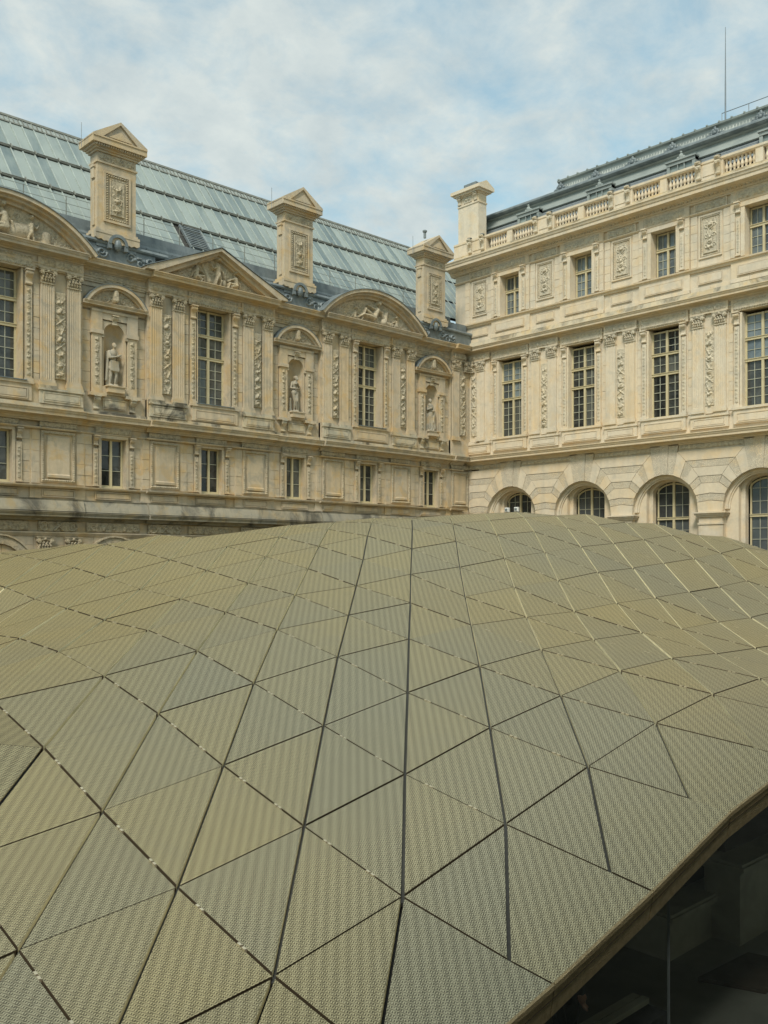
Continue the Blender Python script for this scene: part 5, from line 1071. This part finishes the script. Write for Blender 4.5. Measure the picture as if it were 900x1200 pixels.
W = tps_fit(KP, .02)
def zs(x, y):
    d = np.hypot(KP[:, 0] - x, KP[:, 1] - y); return float((np.where(d > 0, d * d * np.log(d + 1e-12), 0) * W[:-3]).sum() + W[-3] + W[-2] * x + W[-1] * y)
def node(i, j):
    if (i, j) in ND: return ND[(i, j)]
    if (i, j) in known: return known[(i, j)]
    x, y = P2(i, j); z = zs(x, y)
    if y > 9 or x > 12: z = max(min(z, .012 * (x * .6866 + y * .7270)), -1.6)
    known[(i, j)] = (x, y, z); return known[(i, j)]
def rim_y(x): return 4.33
def bnode(i):                                     # where column i meets the rim rail, and the edge point beyond it
    j = 1 - i
    if (i, j + 0) in NODES and i in (1, 2, 3): pass
    key = {1: (1, 1), 2: (2, 0), 3: (3, -1), 4: (4, -2)}.get(i)
    if key: B = NODES[key]
    else:
        x, y = P2(i, j + 1); y += .20; B = (x, y, zs(x, y))
    if key in EDGE: E = EDGE[key]
    else: q = .33; x, y = B[0] + q * LA[0], B[1] + q * LA[1]; E = (x, y, B[2] - .06)
    return B, E
polys = []                                        # (points, gap per edge)
GA, GB, GC = .0155, .0105, .0095
def ok(x, y): return 1.0 < x < XC - 2.4 and 3.5 < y < YC - 2.6
for i in range(-22, 28):
    for j in range(-34, 24):
        if i + j + 1 > 1: continue
        n = lambda a, b_: node(a, b_)
        x, y = P2(i + .5, j + .5)
        if not ok(x, y): continue
        polys.append(([n(i, j), n(i + 1, j), n(i, j + 1)], [GB, GC, GA]))
        if i + j + 2 <= 1: polys.append(([n(i + 1, j), n(i + 1, j + 1), n(i, j + 1)], [GA, GB, GC]))
for i in range(-3, 24):
    if not ok(P2(i, 1 - i)[0], 6): continue
    (B0, E0_), (B1, E1) = bnode(i), bnode(i + 1)
    polys.append(([node(i, 1 - i), node(i + 1, -i), B1], [GC, GA, GB])); polys.append(([node(i, 1 - i), B1, E1, E0_, B0], [GB, GB * .7, .0, GB * .7, GA]))
camx = Vector((.7270, -.6866, 0)); camf = Vector((.6866, .7270, 0))
def area_px(pts):
    q = []
    for p in pts:
        v = Vector(p); dz = v.dot(camf)
        if dz < 1.0: return 0
        q.append((450 + 1086 * v.dot(camx) / dz, 659 - 1086 * v.z / dz))
    a = 0
    for k in range(len(q)): a += q[k][0] * q[(k + 1) % len(q)][1] - q[(k + 1) % len(q)][0] * q[k][1]
    cx = sum(p[0] for p in q) / len(q); cy = sum(p[1] for p in q) / len(q)
    vis = min(max(p[0] for p in q), 900) - max(min(p[0] for p in q), 0) > 0 and min(p[1] for p in q) < 1200
    return (-a / 2 if a < 0 else a / 2) * (1 if vis else 0) * (1 if sum(math.hypot(p[0], p[1]) for p in pts) / len(pts) < 30 else .1)
def panel_geo(mb, pts, gaps, th=.065, lift=0.0):
    P = [Vector(p) for p in pts]; n = len(P); nr = Vector((0, 0, 0)); c = sum(P, Vector()) / n
    for k in range(n): nr += (P[k] - c).cross(P[(k + 1) % n] - c)
    nr.normalize()
    if nr.z < 0: P = P[::-1]; gaps = gaps[:-1][::-1] + [gaps[-1]]; nr = -nr
    inn = []
    for k in range(n):
        a, b_, d = P[k - 1], P[k], P[(k + 1) % n]; e0 = (b_ - a).normalized(); e1 = (d - b_).normalized(); n0 = nr.cross(e0).normalized(); n1 = nr.cross(e1).normalized(); g0, g1 = gaps[k - 1], gaps[k]
        den = e0.cross(e1).dot(nr)
        if abs(den) < .05: inn.append(b_ + n0 * g0)
        else: inn.append(b_ + (e0 * -(g1 - 0) - e1 * -(g0)) / den * -1 if False else b_ + (e1 * g0 - e0 * g1) / den)
    top = [p + nr * lift for p in inn]; bot = [p - nr * (th - lift) for p in inn]
    base = len(mb.v); mb.v += [tuple(p) for p in top + bot]
    ctr = sum(top, Vector()) / n
    if n == 3: mb.f.append((base, base + 1, base + 2)); nt = 1
    else: mb.v.append(tuple(ctr)); mb.f += [(base + k, base + (k + 1) % n, base + 2 * n) for k in range(n)]; nt = n
    mb.f += [(base + n + k, base + n + (k + 1) % n, base + (k + 1) % n, base + k) for k in range(n)]
    return nt, n, [1 if g == GA else 2 for g in gaps]
polys.sort(key=lambda q: -area_px(q[0]))
rest = MB(); rest_m = []
for k, (pts, gaps) in enumerate(polys):
    lift = random.uniform(-.006, .006)
    if k < 296:
        c = Vector(pts[0]); mb = MB(); nt, ns, eidx = panel_geo(mb, [tuple(Vector(p) - c) for p in pts], gaps, lift=lift); me = mb.mesh('mesh_panel', False)
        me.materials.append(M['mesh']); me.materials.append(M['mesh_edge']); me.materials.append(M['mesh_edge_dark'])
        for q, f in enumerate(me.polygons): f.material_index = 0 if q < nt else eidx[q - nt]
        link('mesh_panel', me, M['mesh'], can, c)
    else:
        nt, ns, eidx = panel_geo(rest, pts, gaps, lift=lift); rest_m += [0] * nt + eidx
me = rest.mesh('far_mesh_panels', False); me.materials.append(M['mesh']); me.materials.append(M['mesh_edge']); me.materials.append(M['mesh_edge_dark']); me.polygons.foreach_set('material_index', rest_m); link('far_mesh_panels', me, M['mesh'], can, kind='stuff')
# glazed layer below, gutters in the wide joints, clips across the narrow joints
und = MB(); gut = MB(); clip_ = MB()
for pts, gaps in polys:
    b0 = len(und.v); und.v += [(p[0], p[1], p[2] - .105) for p in pts]; und.f.append(tuple(b0 + k for k in range(len(pts))))
link('glazed_underlayer', und.mesh('under', False), M['under'], can)
def bar_between(mb, a, b_, w, z0, z1):
    a, b_ = Vector(a), Vector(b_); e = (b_ - a); e.z = 0; e.normalize(); s = Vector((-e.y, e.x, 0)) * w; o = len(mb.v)
    for p in (a, b_):
        for sg in (-1, 1):
            for z in (z0, z1): mb.v.append(tuple(p + s * sg + Vector((0, 0, z))))
    mb.f += [(o + 1, o + 3, o + 7, o + 5), (o, o + 1, o + 5, o + 4), (o + 3, o + 2, o + 6, o + 7), (o, o + 2, o + 3, o + 1), (o + 4, o + 5, o + 7, o + 6)]
for (i, j) in list(known):
    if i + j > 1: continue
    x, y = P2(i, j)
    if not ok(x, y): continue
    if (i, j + 1) in known and i + j + 1 <= 2: bar_between(gut, known[(i, j)], known[(i, j + 1)], .018, -.085, -.050)
    if (i + 1, j) in known and i + j + 1 <= 1:
        a, b_ = Vector(known[(i, j)]), Vector(known[(i + 1, j)])
        for q in (.22, .66):
            for r in (0, .045): bar_between(clip_, a.lerp(b_, q + r), a.lerp(b_, q + r + .028), .011, -.02, .008)
link('joint_gutters', gut.mesh('g', False), M['gutter'], can, kind='stuff'); link('panel_clips', clip_.mesh('c', False), M['clip'], can, kind='stuff')
# rim: edge profile and fascia, one length per bay
for i in range(-2, 22):
    if not 2 < P2(i, 1 - i)[0] < XC - 3: continue
    (B0, a), (B1, b_) = bnode(i), bnode(i + 1); a, b_ = Vector(a), Vector(b_); ex = (b_ - a).normalized() * .006; a2, b2 = a + ex, b_ - ex; mb = MB()
    pf = [(0.0, 0.012), (-.014, 0.0), (-.014, -.035), (-.004, -.04), (.03, -.25), (.10, -.27), (.20, -.27), (.20, -.24), (.05, -.03)]
    m = len(pf); mb.v = [(p.x, p.y + q, p.z + z) for p in (a2, b2) for q, z in pf]; mb.f = [(k, (k + 1) % m, m + (k + 1) % m, m + k) for k in range(m)] + [tuple(range(m)), tuple(range(2 * m - 1, m - 1, -1))]
    link('edge_fascia', mb, M['fascia'], can)

# ---------------------------------------------------------------- glass curtain below the rim, and what shows behind it
cur = empty('curtain_wall', (8, 4.62, GZ), label='dark glass curtain wall with thin vertical joints below the canopy rim', category='glass wall'); cur.location = (0, 0, 0)
GY = 4.12
for x0 in (2.42, 4.85, 7.28, 9.70, 12.12, 14.54):
    (mbp) = MB().add([(x + .006 * s_, y, z) for x, s_ in ((x0, 1), (x0 + 2.425, -1)) for y in (GY, GY + .02) for z in (GZ, max(-3.9, zs(x, GY + .4) - .17))], [(0, 1, 3, 2), (4, 6, 7, 5), (0, 4, 5, 1), (2, 3, 7, 6), (1, 5, 7, 3), (0, 2, 6, 4)])
    link('glass_pane', mbp, M['curtain'], cur)
    link('joint_seal', MB().add([(x0 + a, GY + b_, z) for a in (-.003, .003) for b_ in (-.002, .022) for z in (GZ, max(-3.9, zs(x0, GY + .4) - .17))], [(0, 1, 3, 2), (4, 6, 7, 5), (0, 4, 5, 1), (2, 3, 7, 6), (1, 5, 7, 3)]), M['mast'], cur)
def solid(x0, x1, y0, y1, z0, z1, mb=None):
    mb = mb or MB(); return mb.box(x0, x1, -y1, -y0, z0, z1)
def plinth(x0, y0, x1, y1, zt, lb):
    p = empty('stone_plinth', (x0, y0, GZ), label=lb, category='stone plinth', group='stone plinths behind the glass')
    L_ = lambda nm, mb, mt: link(nm, mb, mt, p, (-x0, -y0, -GZ))
    L_('plinth_base', solid(x0, x1, y0, y1, GZ, zt - .14), M['plinth'], 0) if False else L_('plinth_base', solid(x0, x1, y0, y1, GZ, zt - .14), M['plinth'])
    mb = solid(x0 - .04, x1, y0 - .04, y1, zt - .14, zt - .09); solid(x0 - .09, x1, y0 - .09, y1, zt - .09, zt - .035, mb); solid(x0 - .06, x1, y0 - .06, y1, zt - .035, zt, mb); L_('coping', mb, M['plinth'])
    L_('rough_wall', solid(x0 + .3, x1, y0 + .34, y1, zt, zt + 1.9), M['dark']); return p
plinth(10.24, 5.80, 12.4, 9.0, -4.26, 'low grey stone plinth with a moulded coping, its corner nearest the vertical glass joint')
plinth(11.3, 5.42, 17.0, 5.9, -3.80, 'higher grey stone plinth with a moulded coping, further right behind the glass')
o = link('floor_plate', MB().add([(x, y, z) for z in (GZ + .004, GZ + .05) for x, y in ((10.0, 5.30), (10.25, 4.62), (11.25, 4.62), (11.1, 5.22))], [(3, 2, 1, 0), (4, 5, 6, 7), (0, 1, 5, 4), (1, 2, 6, 5), (2, 3, 7, 6), (3, 0, 4, 7)]), M['rust'], label='dark brown metal plate lying on the paving behind the glass', category='floor plate')
lw = empty('low_wall', (7.5, 4.5, GZ), label='low dark parapet with a pale ribbed capping just inside the glass', category='low wall')
for nm, mb, mt in (('parapet_base', solid(3.2, 7.50, 4.26, 4.60, GZ, -4.0), M['coat']), ('capping', solid(3.2, 7.52, 4.46, 4.53, -4.0, -3.95, solid(3.2, 7.52, 4.55, 4.63, -4.0, -3.96)), M['plinth'])): link(nm, mb, mt, lw, (-7.5, -4.5, -GZ))
# somebody in black under the rim: one hand and a grey cuff show past the fascia
pp = BASE[:0] + head((0, -.02, 1.58)) + [('e', (0, 0, 1.28), (.20, .13, .22)), ('e', (0, 0, 1.05), (.17, .12, .18)), ('e', (0, 0, .86), (.18, .13, .14)), ('c', (-.18, 0, 1.38), (-.25, .02, 1.10), .07, .055), ('c', (-.25, .02, 1.10), (-.26, -.05, .86), .052, .042),
    ('c', (.18, 0, 1.38), (.26, .02, 1.10), .07, .055), ('c', (.26, .02, 1.10), (.30, -.06, .90), .052, .040), ('c', (-.09, 0, .84), (-.10, 0, .46), .095, .065), ('c', (-.10, 0, .46), (-.11, .02, .09), .065, .045), ('c', (.09, 0, .84), (.10, 0, .46), .095, .065), ('c', (.10, 0, .46), (.11, .02, .09), .065, .045), ('c', (-.11, .0, .04), (-.12, -.17, .035), .045, .035), ('c', (.11, .0, .04), (.12, -.17, .035), .045, .035)]
pp += hand((-.26, -.06, .86), (0, -.1, -1)) 
person = link('person', body(pp, .014, 'person'), M['coat'], None, (6.85, 4.90, GZ + .01), label='person in black under the canopy rim, only a hand and grey cuff showing', category='person')
person.rotation_euler = (0, 0, R_(20))
link('hand', body(hand((.30, -.06, .90), (.1, -.15, -1), 1.12), .006, 'hand'), M['skin'], person); link('cuff', body([('c', (.285, -.03, 1.0), (.30, -.06, .91), .052, .050)], .01, 'cuff'), M['sleeve'], person)
link('hair', body([('e', (0, .02, 1.63), (.088, .105, .10))], .015, 'hair'), M['hair'], person)
